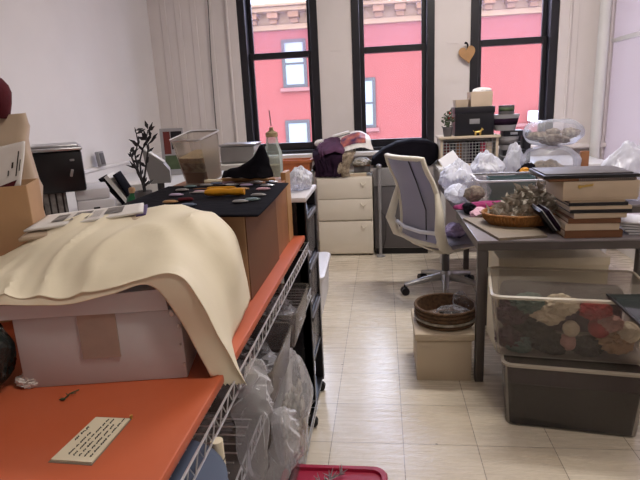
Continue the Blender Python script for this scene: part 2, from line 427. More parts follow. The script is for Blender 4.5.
# ------------------------------------------------------------------ street outside
FY = 18
struct('ground', MB().bx(-40, 40, YW+1, 60, -9.2, -9), 'asphalt')
bd = thing('building', 'red painted brick building with pale stone cornice across the street', 'building', (0, FY, -9))
w = MB(); w.bx(-16, 18, FY, FY+8, -9, 4.0); w.build('facade', 'brick_red', bd, world=True, smooth=False)
c = MB(); c.bx(-16.1, 18.1, FY-.12, FY+8, 3.85, 4.02, .02); c.bx(-16.1, 18.1, FY-.05, FY+8, 4.02, 4.34); c.bx(-16.4, 18.4, FY-.55, FY+8, 4.34, 4.47, .03); c.bx(-16.5, 18.5, FY-.68, FY+8, 4.47, 4.56, .03)
c.build('cornice', 'limestone', bd, world=True, smooth=False)
for k in range(40):
    x = -9.3+k*.66
    if -6 < x < 7.5:
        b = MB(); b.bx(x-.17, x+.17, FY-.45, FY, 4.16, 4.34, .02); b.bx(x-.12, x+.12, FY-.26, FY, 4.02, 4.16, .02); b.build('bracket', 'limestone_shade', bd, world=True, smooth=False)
def bwin(x0, x1, z0, z1):
    t = MB(); f = .1
    t.bx(x0-f, x0, FY-.04, FY+.1, z0-f, z1+f); t.bx(x1, x1+f, FY-.04, FY+.1, z0-f, z1+f); t.bx(x0, x1, FY-.04, FY+.1, z1, z1+f); t.bx(x0, x1, FY-.04, FY+.1, z0-f, z0)
    t.bx(x0, x1, FY-.03, FY+.05, (z0+z1)/2-.03, (z0+z1)/2+.03)
    o = t.build('window', 'slate_frame', bd, world=True, smooth=False)
    g = MB(); g.bx(x0, x1, FY-.012, FY-.006, z0, z1)
    for v in g.bm.verts: v.co -= Vector((0, FY, -9))
    g.build('pane', 'blind', o, smooth=False)
    MB().bx(x0-.2, x1+.2, FY-.12, FY+.05, z0-f-.12, z0-f, .01).build('window_sill', 'sill_pink', bd, world=True, smooth=False)
bwin(-3.1, -2.5, 2.16, 3.46); bwin(-3.12, -2.5, -.5, .92); bwin(-.9, -.3, .76, 2.15); bwin(1.75, 2.35, -2.3, -.9)
ac = MB(); ac.bx(4.58, 5.06, FY-.35, FY+.02, .66, .98, .02); a = ac.build('air_conditioner', 'white_plastic', bd, world=True, smooth=False)
g = MB()
for k in range(6): g.bx(4.72, 5.0, FY-.36, FY-.35, .70+k*.042, .715+k*.042)
for v in g.bm.verts: v.co -= Vector((0, FY, -9))
g.build('grille', 'slate_frame', a, smooth=False)
MB().bx(4.2, 5.5, FY-.1, FY+.05, .5, .6, .01).build('window_sill', 'sill_pink', bd, world=True, smooth=False)
# ------------------------------------------------------------------ light
wd = bpy.data.worlds.new('sky'); scn.world = wd; wd.use_nodes = True
bg = wd.node_tree.nodes['Background']; bg.inputs[0].default_value = (.78, .89, 1.10, 1); bg.inputs[1].default_value = 5.5
su = bpy.data.lights.new('sun', 'SUN'); su.energy = 1.0; su.angle = .1; su.color = (1, .96, .9); so = bpy.data.objects.new('sun', su); COL.objects.link(so)
so.rotation_euler = Vector((.25, 1, -1.0)).to_track_quat('-Z', 'Y').to_euler()
def portal(x0, x1, z0, z1):
    l = bpy.data.lights.new('window_portal', 'AREA'); l.shape = 'RECTANGLE'; l.size = x1-x0; l.size_y = z1-z0; l.cycles.is_portal = True
    o = bpy.data.objects.new('window_portal', l); COL.objects.link(o); o.location = ((x0+x1)/2, YW+.3, (z0+z1)/2)
    o.rotation_euler = (-PI/2, 0, 0)
for a, b in wins: portal(a, b, WZ0, WZ1)
def added_ceiling_lamp(x, y, e, col, label):  # unseen lamps with their fixtures, added to fill the room with light
    t = thing('ceiling_fill_light', label, 'added fill light', (x, y, ZC-.09))
    s = MB(); s.loft([[(-.62, -.14, .09), (.62, -.14, .09), (.62, .14, .09), (-.62, .14, .09)], [(-.62, -.08, 0.02), (.62, -.08, 0.02), (.62, .08, 0.02), (-.62, .08, 0.02)]]); s.build('housing', 'white_gloss', t, smooth=False)
    e_ = bpy.data.materials.new('fill_tube_glow'); e_.use_nodes = True; bb = e_.node_tree.nodes['Principled BSDF']; bb.inputs['Emission Color'].default_value = (*col, 1); bb.inputs['Emission Strength'].default_value = 3
    for yy in (-.04, .04): MB().tube([(-.58, yy, 0), (.58, yy, 0)], .014, 10).build('fill_tube', e_, t)
    l = bpy.data.lights.new('lamp_fill', 'AREA'); l.shape = 'RECTANGLE'; l.size = 1.2; l.size_y = .2; l.energy = e; l.color = col
    o = bpy.data.objects.new('lamp_fill', l); COL.objects.link(o); o.location = (x, y, ZC-.13)
added_ceiling_lamp(.75, 3.5, 32, (1, .93, .86), 'unseen added fluorescent fill light in the middle of the room')
added_ceiling_lamp(.7, .5, 11, (1, .92, .82), 'unseen added fluorescent fill light over the near end of the room')
# ================================================================== left side: orange topped rack
TZ = .90
single('work_surface', 'long orange worktop board lying on the chrome wire rack at the left', 'worktop',
       MB().bx(-1.27, -.318, -.3, 2.07, .879, TZ, .004), 'orange', world=True)
rk = thing('wire_rack', 'chrome wire rack with open shelves carrying the orange worktop', 'shelf rack', (-.67, 0, 0))
for x in (-1.25, -.315):
    for y in (-.25, 2.03):
        if y > 1 and x > -1: x = -.42
        MB().tube([(x, y, .01), (x, y, .872)], .0125, 12).build('post', 'chrome', rk, world=True)
def wshelf(z, nm):
    s = MB(); xa, xb, ya, yb = -1.26, -.303, -.27, 2.05
    for zz in (z-.003, z-.036):
        s.tube([(xa, ya, zz), (xb, ya, zz), (xb, yb, zz), (xa, yb, zz)], .0026, 6, closed=True)
    k = 0; y = ya; zg = []
    while y < yb: zg.append((xb, y, z-.003 if k % 2 else z-.036)); y += .022; k += 1
    s.tube(zg, .0014, 4)
    zg = []; x = xa; k = 0
    while x < xb: zg.append((x, yb, z-.003 if k % 2 else z-.036)); x += .022; k += 1
    s.tube(zg, .0014, 4)
    y = ya+.03
    while y < yb: s.tube([(xa, y, z-.003), (xb-.02, y, z-.003)], .0022, 4); y += .032
    s.build(nm, 'chrome', rk, world=True)
wshelf(.877, 'shelf'); wshelf(.685, 'shelf'); wshelf(.17, 'shelf')
# trays on the middle shelf
def tray(y0, y1, label, rim=-.262, h=.112, m='dusty_tub', x0=-.62):
    cx, cy = (rim+x0)/2, (y0+y1)/2
    t = thing('plastic_tray', label, 'storage tray', (cx, cy, .686), 0, 'clear trays on the rack')
    wx, wy = rim-x0, y1-y0
    MB().tub(wx-.012, wy-.012, h, .93, .02, .003).build('tray', m, t)
    R = MB(); R.loft([R.rrect(wx, wy, .022, h-.008), R.rrect(wx, wy, .022, h+.001), R.rrect(wx-.02, wy-.02, .016, h+.001), R.rrect(wx-.02, wy-.02, .016, h-.008)], False, False)
    R.build('rim', 'clear_lid', t); return t
tray(1.46, 1.77, 'clear grey plastic tray on the rack beside the black drawer tower')
tray(1.10, 1.42, 'clear grey plastic tray in the middle of the rack shelf under the orange worktop')
# bits in the trays
for i, (y, lab) in enumerate(((1.62, 'crumpled clear bag lying in the tray beside the drawer tower'), (1.26, 'crumpled clear bag lying in the middle rack tray'))):
    single('plastic_bag', lab, 'plastic bag', MB().blob((0, 0, .045), (.10, .1, .05), .35, 2.6, 3+i, 4, .8, ridged=True), 'bag_film', (-.40, y, .69))
def clearbag(c, r, seed, label, core, coremat, neck=True, corescale=.8, amp=.16, m='bag_film', name='plastic_bag', cat='bag', pillow=False):
    t = thing(name, label, cat, (c[0], c[1], c[2]-r[2]))
    b = MB()
    if pillow: b.pillow((0, 0, r[2]), r, 3.4, .012, seed)
    else:
        b.blob((0, 0, r[2]), r, amp, 1.9, seed, 5, .94, fold=(amp*.45, 5, 5, 1.6))
        for v in b.bm.verts:
            h = max(0, v.co.z/r[2]-1.1)          # gathered, peaked top
            v.co.x *= 1-.35*min(1, h); v.co.y *= 1-.35*min(1, h)
            v.co += mnoise.noise_vector(v.co*13+Vector((seed, 0, 0)))*.010*min(1, r[0]*9)
    b.build('film', m, t)
    if core:
        random.seed(seed); q = MB()
        for k in range(core):
            a = random.uniform(0, 2*PI); rr = random.uniform(.1, .6); zz = random.uniform(.3, 1.1)
            if core == 1: rr = 0; zz = .9
            q.blob((r[0]*rr*math.cos(a), r[1]*rr*math.sin(a), r[2]*zz), tuple(x*random.uniform(.22, .38)*corescale for x in r), .3, 2, seed+k, 3)
        o = q.build('filling', coremat, t); o['kind'] = 'stuff'
    return t
def filmdrape(label, net, seed, m='drape_film', fold=.012):
    nt = [[at(*p) for p in r] for r in net]; o = nt[0][len(nt[0])//2].copy()
    b = MB().grid(nt, 44, 44, .004, 14, seed)
    for v in b.bm.verts:
        w = Vector((v.co.y*38, v.co.x*38, v.co.z*6))+mnoise.noise_vector(v.co*7+Vector((seed, 0, 0)))*1.2
        k = fold*(1-2.4*abs(mnoise.noise(w))); v.co.x += k; v.co.z += k*.25
    return single('plastic_bag', label, 'bag', b, m, o, world=True, solid=.0015)
filmdrape('tall clear bag draped out over the rack edge between the trays and the blue bucket', [[(243, 364, .99), (249, 358, .995), (256, 360, 1.0), (260, 366, 1.01)], [(238, 388, .96), (248, 384, .96), (260, 384, .97), (268, 388, .98)], [(234, 415, .93), (246, 414, .92), (258, 412, .92), (268, 414, .93)], [(236, 446, .91), (246, 450, .90), (256, 452, .90), (264, 450, .91)], [(240, 484, .90), (248, 488, .90), (254, 488, .90), (260, 486, .90)]], 3)
filmdrape('clear bag hanging from the rack between the pale scraps and the crimson lid', [[(270, 415, 1.2), (277, 408, 1.22), (284, 406, 1.24), (292, 410, 1.26)], [(268, 436, 1.17), (277, 434, 1.17), (287, 432, 1.18), (297, 434, 1.2)], [(266, 462, 1.14), (275, 464, 1.14), (284, 464, 1.14), (293, 462, 1.15)], [(264, 486, 1.12), (270, 488, 1.12), (276, 488, 1.12), (282, 486, 1.12)]], 6)
clearbag((-.285, 1.42, .53), (.052, .16, .165), 11, 'clear bag of pale scraps bulging from the rack below the middle shelf', 60, 'pale_scrap', corescale=.42, m='drape_film')
# lower bins on the bottom shelf
for y0, y1, lab, m in ((1.25, 1.75, 'grey plastic bin on the bottom rack shelf under the bag of pale scraps', 'dusty_tub'), (.88, 1.22, 'dark grey plastic bin on the bottom rack shelf behind the crimson lid', 'dark_grey')):
    t = thing('storage_bin', lab, 'storage bin', (-.46, (y0+y1)/2, .172))
    MB().tub(.36, y1-y0, .20, .9, .03, .004).build('tub', m, t)
    R = MB(); R.loft([R.rrect(.375, y1-y0+.015, .035, .19), R.rrect(.375, y1-y0+.015, .035, .203), R.rrect(.35, y1-y0-.01, .028, .203), R.rrect(.35, y1-y0-.01, .028, .19)], False, False)
    R.build('rim', m, t)
b = thing('bucket', 'blue grey plastic bucket poking out under the near edge of the orange worktop', 'bucket', (-.385, .665, .686))
MB().lathe([(0, 0), (.105, 0), (.112, .01), (.125, .132), (.132, .135), (.132, .148), (.121, .148), (.119, .132), (.105, .012), (0, .012)], n=36).build('pail', 'blue_plastic', b)
MB().tube(arc((0, 0, .135), .135, PI*1.05, PI*1.95, 14, 'XY'), .004, 6).build('handle', 'silver', b)
MB().lathe([(0, .150), (.118, .150), (.137, .146), (.139, .136), (.136, .136), (.134, .1485), (.137, .1485), (.1385, .152), (.118, .155), (0, .157)], n=36).build('lid', 'blue_plastic', b)
b = thing('paper_roll', 'small cream cloth roll tied with string beside the blue bucket', 'roll', (-.297, .790, .6875))
r_ = MB().tube([(0, 0, 0), (0, 0, .05), (.003, 0, .10), (.0, 0, .155)], [.009, .010, .009, .011], 14); r_.build('roll', 'cream_paper', b)
MB().tube([(0.011*math.cos(a), .011*math.sin(a), .12+.004*math.sin(a)) for a in [k*PI/8 for k in range(16)]], .0016, 5, closed=True).build('string', 'ink', b)
# crimson lidded tub on the floor
t = thing('storage_bin', 'storage tub on the floor with a crimson lid in the near aisle', 'storage bin', (-.175, 1.285, 0))
MB().tub(.30, .43, .225, .88, .03, .004).build('tub', 'clear_tub', t)
L = MB(); R = L.rrect
L.loft([R(.335, .475, .04, .215), R(.345, .485, .045, .222), R(.345, .485, .045, .24), R(.335, .475, .042, .247), R(.305, .445, .035, .247), R(.298, .438, .032, .238), R(.25, .39, .03, .238), R(.243, .383, .028, .243), R(.02, .02, .008, .244)])
L.build('lid', 'crimson', t)
sp = MB(); random.seed(3)
sp.tube([(-.05, -.04, .003), (0, .0, .004), (.05, .05, .003)], .002, 5)
for k in range(26):
    u_ = random.uniform(-1, 1); p0 = Vector((.05*u_, .045*u_+.003, .003)); d = Vector((random.uniform(-1, 1), random.uniform(-.2, 1), random.uniform(.15, .9))).normalized()*random.uniform(.015, .04)
    sp.tube([p0, p0+d*.5, p0+d], [.0012, .0022, .0006], 5)
single('dried_sprig', 'silvery dried sprig lying on the crimson tub lid', 'sprig', sp, 'silver', (-.20, 1.43, .247))
# ------------------------------------------------------------------ black drawer tower
t = thing('drawer_tower', 'tall black drawer tower on casters at the end of the orange worktop', 'drawer cart', (-.51, 2.27, 0))
W0, W1, D0, D1 = -.195, .195, -.175, .18
f = MB()
for x in (W0+.012, W1-.02):
    for y in (D0+.02, D1-.02): f.box((x, y, .555), (.04, .04, .97), bev=.004)
f.bx(W0, W1, D0, D0+.012, .09, 1.03); f.bx(W0, W0+.012, D0, D1, .09, 1.03)
for z in (.08, .30, .52, .74, .955): f.bx(W0+.01, W1-.005, D0+.01, D1-.01, z-.01, z+.008, .003)
f.build('frame', 'black_plastic', t, smooth=False)
MB().bx(W0-.005, W1+.005, D0-.005, D1+.005, 1.03, 1.05, .005).build('top', 'white_plastic', t)  # black tower's top made white: the light on it is in the colour
for k in range(1, 4):
    z0 = .10+.22*k; hh = .19 if k < 3 else .19
    if k in (0,): pass
    d = MB(); d.bx(W0+.03, W1-.008, D0+.042, D1-.042, z0, z0+hh, .006)
    o = d.build('drawer', 'dusty_tub', t)
    MB().bx(W1-.01, W1+.006, D0+.04, D1-.04, z0+hh-.012, z0+hh+.006, .003).build('pull', 'dark_grey', o)
    c = MB(); c.blob(((W0+W1)/2+.02, 0, z0+.075), (.13, .11, .07), .2, 2, k, 3, .9); c.build('contents', 'dark_grey' if k % 2 else 'brown_fuzz', o)
for x in (W0+.02, W1-.02):
    for y in (D0+.02, D1-.02):
        c = MB(); c.tube([(x, y-.012, .024), (x, y+.012, .024)], .024, 14); c.tube([(x, y, .03), (x, y, .075)], .01, 8); c.build('caster', 'black_plastic', t)
clearbag((-.365, 2.33, 1.098), (.05, .09, .05), 21, 'crumpled white plastic bag lying on top of the black drawer tower', 0, None, m='milky_bag', amp=.3)
# low white tub behind the tower
t = thing('storage_bin', 'low white plastic tub with lid on the floor behind the drawer tower', 'storage bin', (-.60, 3.72, 0), .02)
MB().tub(.34, .62, .27, .93, .03, .004).build('tub', 'white_plastic', t)
L = MB(); R = L.rrect; L.loft([R(.36, .64, .035, .255), R(.37, .65, .04, .262), R(.37, .65, .04, .28), R(.34, .62, .03, .29), R(.30, .58, .03, .29)]); L.build('lid', 'white_plastic', t)
clearbag((-.60, 3.9, .34), (.09, .12, .05), 23, 'dark crumpled bag on the low white tub', 0, None, m='dark_cloth_bag' if 'dark_cloth_bag' in M else 'black_cloth')
# ------------------------------------------------------------------ white box under the cream paper
BR = .166
t = thing('cardboard_box', 'white cardboard box with torn tape under the cream paper sheet on the orange worktop', 'box', (-.537, .878, TZ), BR)
MB().bx(-.155, .155, 0, .34, 0, .142, .003).build('body', 'white_card', t)
l = MB(); l.loft([[(-.175, -.006, .144), (.135, -.006, .144), (.135, .32, .15), (-.175, .34, .15)], [(-.178, -.008, .172), (.13, -.008, .187), (.13, .32, .187), (-.178, .32, .185)]]); l.build('lid', 'white_card', t, smooth=False)
q = MB(); q.bx(-.035, .035, -.0035, 0, .055, .145); q.build('tape', 'tape', t, smooth=False)
for k, (x, z, s) in enumerate(((.15, .11, .003), (.149, .07, .0025), (.152, .03, .003), (.14, .136, .005))):
    MB().blob((x, -.003, z), (s, .003, s*1.4), .4, 3, k, 2).build('torn_flake', 'paper', t)
# cream paper sheet
net = [[(-60,304,.84),(0,303,.84),(60,303,.855),(110,293,.868),(150,284,.878),(182,325,.880),(214,381,.905)],
[(-60,298,.85),(0,296,.85),(60,297,.862),(112,286,.874),(168,272,.884),(201,305,.886),(243,384,.950)],
[(-60,297,.86),(0,294,.86),(60,294,.868),(113,283,.880),(172,270,.893),(204,304,.896),(244,382,.956)],
[(-60,290,.98),(0,276,.98),(60,254,.99),(120,243,1.0),(184,245,1.03),(222,290,1.05),(232,345,1.06)],
[(-60,286,1.02),(0,268,1.03),(60,238,1.08),(130,224,1.10),(196,219,1.13),(233,250,1.14),(243,318,1.16)],
[(-60,282,1.10),(0,257,1.12),(60,222,1.20),(130,210,1.24),(196,209,1.25),(233,233,1.255),(250,297,1.265)]]
net = [[at(*p) for p in r] for r in net]
g = MB().grid(net, 72, 44, .003, 12, 3)
bm = g.bm; bm.verts.ensure_lookup_table()
nu = 72
for j in range(45):      # soft creases and the pinked end
    for i in range(nu+1):
        v = bm.verts[j*(nu+1)+i]
        w_ = Vector((v.co.x*10, v.co.y*4, 1))+mnoise.noise_vector(v.co*4)*.7
        v.co.z += .035*max(0, .28-abs(mnoise.noise(w_)))*min(1, j/10)-.003
        v.co.z = max(v.co.z, TZ+.003) if v.co.x < -.322 else v.co.z
sh = g.build('paper_sheet', 'cream_paper', None, world=True, solid=.0012)
tag(sh, 'large cream paper sheet draped over the white box, end hanging off the worktop', 'paper sheet')
# pinked teeth along the hanging end
me = sh.data
bm = bmesh.new(); bm.from_mesh(me); bm.verts.ensure_lookup_table()
row = [bm.verts[j*(nu+1)+nu] for j in range(0, 14)]
rowp = [bm.verts[j*(nu+1)+nu-1].co.copy() for j in range(0, 14)]
for k, (a, b2) in enumerate(zip(row, row[1:])):
    mid = (a.co+b2.co)/2; prev = (rowp[k]+rowp[k+1])/2
    v = bm.verts.new(mid+(mid-prev).normalized()*.006); bm.faces.new((a, b2, v))
bm.to_mesh(me); bm.free()
# catalogues on top
zc = 1.145
def flat(px, z): return [az(x, y, z) for x, y in px]
def slab(poly, z, th):
    m = MB(); m.loft([[(p.x, p.y, z) for p in poly], [(p.x, p.y, z+th) for p in poly]]); return m
pz = 1.168
pts = [at(24, 233, 1.16), at(143, 214, 1.17), at(144, 205, 1.25), at(48, 217, 1.29)]
def quadsheet(pts, th, nu=16, nv=10, amp=.0015, lift=0, seed=0):
    a, b, c, d = [Vector(p)+Vector((0, 0, lift)) for p in pts]
    nt = [[a.lerp(b, u/4).lerp(d.lerp(c, u/4), v/3) for u in range(5)] for v in range(4)]
    return MB().grid(nt, nu, nv, amp, 14, seed)
t = thing('envelope', 'yellow padded envelope under the catalogue on the cream paper', 'envelope', (0, 0, 0))
e = quadsheet([at(18, 240, 1.13), at(140, 221, 1.14), at(143, 208, 1.24), at(46, 220, 1.28)], 0, lift=-.002, amp=.004, seed=4); 
t.location = at(85, 225, 1.2)
o = e.build('envelope', 'kraft_pale', t, world=True, solid=.008)
t = thing('catalogue', 'open printed white catalogue lying on the cream paper over the white box', 'catalogue', at(85, 222, 1.2))
o = quadsheet(pts, 0, lift=.003, seed=4).build('pages', 'paper', t, world=True, solid=.005)
a, b, c, d = [Vector(p) for p in pts]
for (u0, u1, v0, v1) in ((.18, .3, .3, .75), (.36, .52, .2, .8), (.66, .82, .25, .85)):
    P_ = lambda u, v: a.lerp(b, u).lerp(d.lerp(c, u), v)+Vector((0, 0, .0075))
    MB().grid([[P_(u0, v0), P_(u1, v0)], [P_(u0, v1), P_(u1, v1)]], 4, 4).build('printed_picture', 'print_grey', t, world=True)
for k in range(7):
    u = .2+.08*k
    MB().grid([[P_(.54, .2+.08*k), P_(.63, .2+.08*k)], [P_(.54, .225+.08*k), P_(.63, .225+.08*k)]], 2, 1).build('printed_text', 'print_grey', t, world=True)
t2 = quadsheet([at(136, 216, 1.165), at(146, 214.5, 1.165), at(147.5, 204.5, 1.25), at(141, 206, 1.25)], 0, lift=-.001)
single('folder', 'thin purple folder edge showing under the catalogue', 'folder', t2, 'purple', world=True, solid=.004)
# small things on the orange top
A, B, C_, D = az(51, 461, TZ), az(92, 464, TZ), az(130, 420, TZ), az(96, 418.5, TZ)
t = thing('note_card', 'white card with handwritten lines taped on the orange worktop', 'card', ((A+C_)/2))
cb = MB(); cb.loft([[p+Vector((0, 0, .0006)) for p in (A, B, C_, D)], [p+Vector((0, 0, .003)) for p in (A, B, C_, D)]]); cb.build('card', 'cream_paper', t, world=True, smooth=False)
mc = (A+B+C_+D)/4
bb_ = MB(); bb_.loft([[mc+(p-mc)*1.07+Vector((0, 0, .0002)) for p in (A, B, C_, D)], [mc+(p-mc)*1.07+Vector((0, 0, .0008)) for p in (A, B, C_, D)]]); bb_.build('backing', 'board_dull', t, world=True, smooth=False)
hw = MB(); random.seed(12)
def cp(u, v): return A.lerp(B, u).lerp(D.lerp(C_, u), v)+Vector((0, 0, .0034))
def scrawl(v0, v1, u, amp=.025, gap=.16):
    v = v0
    while v < v1:
        L_ = random.uniform(.05, .16); pts_ = []
        n_ = max(4, int(L_/.012))
        for k in range(n_+1):
            pts_.append(cp(u+amp*math.sin(k*2.1+random.uniform(-.6, .6))*random.uniform(.4, 1), v+L_*k/n_))
        hw.tube(pts_, .0008, 4); v += L_+random.uniform(.025, .05)
scrawl(.42, .68, .10, .05)
for k, (v0, v1) in enumerate(((.12, .60), (.10, .92), (.10, .92), (.10, .80), (.10, .96))): scrawl(v0, v1, .30+k*.14)
hw.build('handwriting', 'ink', t, world=True)
clearp = az(30, 386, TZ)
single('tissue', 'crumpled white tissue beside the left corner of the white box', 'tissue', MB().blob((0, 0, .011), (.020, .012, .012), .5, 2.4, 4, 4, .8, ridged=True), 'paper', clearp)
tw = az(70, 396, TZ)
m_ = MB(); m_.tube([(-.004, -.018, .002), (.0, -.008, .004), (-.002, .004, .003), (.008, .018, .003)], .0012, 5); m_.blob((-.004, -.016, .003), (.006, .004, .002), .4, 2, 1, 2)
m_.tube([(0, -.005, .003), (-.008, .002, .004)], .001, 5); m_.tube([(0, .004, .003), (.010, .004, .004)], .001, 5)
single('dried_twig', 'tiny dried twig lying on the orange worktop in front of the box', 'twig', m_, 'green_leaf', tw)
pn = az(131.5, 418.5, TZ)
single('push_pin', 'small pin at the corner of the handwritten card', 'pin', MB().lathe([(0, 0), (.0025, 0), (.002, .004), (.003, .006), (0, .0065)], n=10), 'gold', pn)
# dark bag at the far left of the top
clearbag((-.775, .84, .985), (.075, .06, .085), 31, 'dark plastic bag on the worktop left of the white box', 5, 'straw', m='dark_glass', corescale=.7)
# ------------------------------------------------------------------ carton, paper bag, printer side
cq = at(30, 205, 1.22)
hc_ = at(5, 186, 1.22).z-TZ
t = thing('cardboard_box', 'open brown cardboard carton at the left edge behind the cream paper sheet', 'box', (cq.x, cq.y, TZ), .42)
BX = MB(); BX.tub(.30, .16, hc_, 1, .003, .004); BX.move((-.15, .08, 0)); BX.build('body', 'kraft', t, smooth=False)
# magazine standing in the carton
t = thing('magazine', 'white printed magazine standing up out of the open brown carton', 'magazine', at(0, 190, 1.265))
P = [at(-40, 205, 1.245), at(20, 186, 1.245), at(25, 141, 1.29), at(-40, 156, 1.29)]
quadsheet(P, 0, amp=.002, seed=8).build('cover', 'paper', t, world=True, solid=.005)
a, b, c, d = [Vector(p) for p in P]
P_ = lambda u, v: a.lerp(b, u).lerp(d.lerp(c, u), v)+Vector((0, -.006, 0))
tx = MB()
for k, (u, v0, v1, w_) in enumerate(((.93, .25, .80, .02), (.85, .45, .58, .03), (.80, .3, .42, .02), (.975, .35, .6, .015))):
    tx.grid([[P_(u, v0), P_(u+w_, v0)], [P_(u, v1), P_(u+w_, v1)]], 2, 6)
tx.build('printed_text', 'ink', t, world=True)
q = MB().grid([[P_(.62, .0), P_(.92, .0)], [P_(.62, .12), P_(.96, .16)]], 4, 4, ); q.build('red_panel', 'felt_red', t, world=True)
# paper bag
bw = at(33, 160, 1.42)
t = thing('paper_bag', 'tall crumpled brown paper bag standing behind the open carton', 'bag', (bw.x-.215, 1.53, TZ), .4)
loops = []
H_ = .52
for k in range(15):
    f = k/14; z = H_*f; l = []
    for p in MB().rrect(.25-.012*f, .15-.05*f, .05-.028*f, 0, 6):
        v = Vector((p[0], p[1], z)); nn = mnoise.noise_vector(Vector((v.x*9, v.y*9, z*11)))
        l.append(v+Vector((nn.x, nn.y, nn.z*.4))*.024*(.4+f))
    loops.append(l)
inner = [[(x*.97, y*.92, z-.002) for x, y, z in loops[k]] for k in (14, 12, 8)]
b = MB(); b.loft(loops+inner, True, True); b.build('bag', 'kraft_pale', t)
hd = at(-4, 97, 1.48)
ht = thing('felt_hat', 'dark red felt hat resting on top of the brown paper bag', 'hat', (hd.x-.034, 1.50, TZ+H_-.012))
h = MB(); h.lathe([(0, .17), (.03, .168), (.058, .155), (.072, .13), (.078, .10), (.074, .06), (.06, .02), (.05, .0), (.04, .004), (.05, .03), (.06, .09), (.0, .15)], n=28)
for v in h.bm.verts: v.co = v.co*.74+mnoise.noise_vector(v.co*14)*.005
h.build('crown', 'felt_red', ht)
o = MB().blob((.036, -.044, .066), (.012, .008, .018), .2, 2, 1, 3).build('band_knot', 'black_cloth', ht)
# counter along the left wall
CZ = .90
t = thing('wall_counter', 'pale counter along the left wall carrying the printer', 'counter', (-1.9, 3.2, 0))
MB().bx(XL+.052, -1.33, 1.75, 4.9, CZ-.035, CZ, .004).build('counter_top', 'white_gloss', t, world=True)
for y in (1.8, 3.3, 4.8): MB().bx(XL+.06, -1.37, y-.02, y+.02, 0, CZ-.036).build('support_panel', 'cream_steel', t, world=True, smooth=False)
# printer
py = 2.35
pl, pr_ = at(30, 170, py), at(83, 170, py)
wd_ = pr_.x-pl.x
zt, zb = at(56, 147, py).z, at(60, 193, py).z
t = thing('printer', 'black desktop printer with a grey lid standing by the left wall', 'printer', ((pl.x+pr_.x)/2-.075, py+.13, zb), .55); wd_ *= .87
hh = zt-zb
p = MB(); p.box((0, 0, hh*.45), (wd_, .32, hh*.9), bev=.012); p.build('body', 'black_plastic', t)
p = MB(); p.box((0, -.005, hh*.94), (wd_+.012, .345, hh*.07), bev=.008); p.box((0, .02, hh*1.0), (wd_-.02, .30, hh*.06), bev=.006); p.build('lid', 'silver', t)
p = MB(); p.box((wd_*.26, -.163, hh*.42), (.012, .006, .035), bev=.003, ry=.3); p.build('badge', 'silver', t)
p = MB(); p.box((wd_*.30, -.163, hh*.70), (.02, .005, .010), bev=.002); p.build('status_window', 'grey_metal', t)
# patterned box + white machine below
zb2 = at(52, 209, py-.02).z
zz0 = CZ
t = thing('fabric_box', 'grey and black striped box under the left end of the black printer', 'box', (at(51, 200, py).x-.06, py+.115, zz0), .55)
ww = at(62, 200, py).x-at(40, 200, py).x
MB().box((0, 0, (zb-.001-zz0)/2), (ww, .26, zb-.001-zz0), bev=.004).build('body', 'print_grey', t)
s = MB()
for k in range(4): s.box((-ww/2+.012+k*(ww-.024)/3, -.131, (zb-zz0)/2), (.008, .003, zb-zz0-.006))
s.build('stripe', 'black_plastic', t, smooth=False)
t = thing('office_machine', 'white plastic office machine under the right end of the black printer', 'office machine', (at(78, 200, py).x-.05, py+.235, zz0), .55)
w3 = at(97, 200, py).x-at(62, 200, py).x
MB().box((0, 0, (zb-zz0)*.33), (w3, .3, (zb-zz0)*.66), bev=.01).build('body', 'white_plastic', t)
p = MB(); p.box((-.01, 0, (zb-zz0)*.83), (w3*.9, .28, (zb-.001-zz0)*.33), bev=.008); p.build('cover', 'white_plastic', t)
MB().box((0.0, -.151, (zb-zz0)*.36), (.03, .004, .025), bev=.002).build('slot', 'black_plastic', t)
# little grey handset on the wall ledge
w0 = ax(97, 162, XL+.03)
t = thing('wall_phone', 'small grey plastic handset leaning on the ledge of the left wall', 'phone', (XL+.052, w0.y, 1.013), 0)
p = MB(); p.box((.012, 0, .062), (.032, .085, .12), bev=.006, ry=-.12); p.build('body', 'grey_metal', t)
p = MB(); p.box((.030, 0, .064), (.004, .062, .09), bev=.001, ry=-.12); p.build('face', 'dark_grey', t)
# leaning binder, papers, bottle, plant on counter
bp_ = at(114, 202, 2.75)
t = thing('binder', 'dark ring binder leaning open beside the green bottle', 'binder', (bp_.x+.02, 2.92, CZ), .3)
for k, (a_, m) in enumerate(((-.62, 'black_cloth'), (-.46, 'black_cloth'))):
    q = MB(); q.box((0, 0, .105), (.012, .2, .21), bev=.003); q.xf(Matrix.Translation((-.02+k*.05, 0, 0)) @ Matrix.Rotation(a_, 4, 'Y')); q.build('cover', m, t)
q = MB(); q.box((0, 0, .11), (.022, .19, .20)); q.xf(Matrix.Translation((.005, 0, 0.004)) @ Matrix.Rotation(-.56, 4, 'Y')); q.build('pages', 'paper', t, smooth=False)
t = single('paper_stack', 'loose white papers piled behind the leaning binder', 'papers', MB().box((0, 0, .05), (.24, .2, .10), bev=.004), 'paper', (bp_.x-.02, 3.15, CZ), .4)
q = at(131, 196, 2.7)
t = thing('bottle', 'small green glass bottle with a cork coloured cap near the twiggy plant', 'bottle', (q.x, 2.72, CZ))
MB().lathe([(0, 0), (.036, 0), (.038, .01), (.038, .05), (.03, .075), (.016, .088), (.014, .10), (0, .10)]).build('body', 'green_glass', t)
MB().lathe([(0, .098), (.017, .098), (.017, .122), (.012, .126), (0, .126)]).build('cap', 'kraft', t)
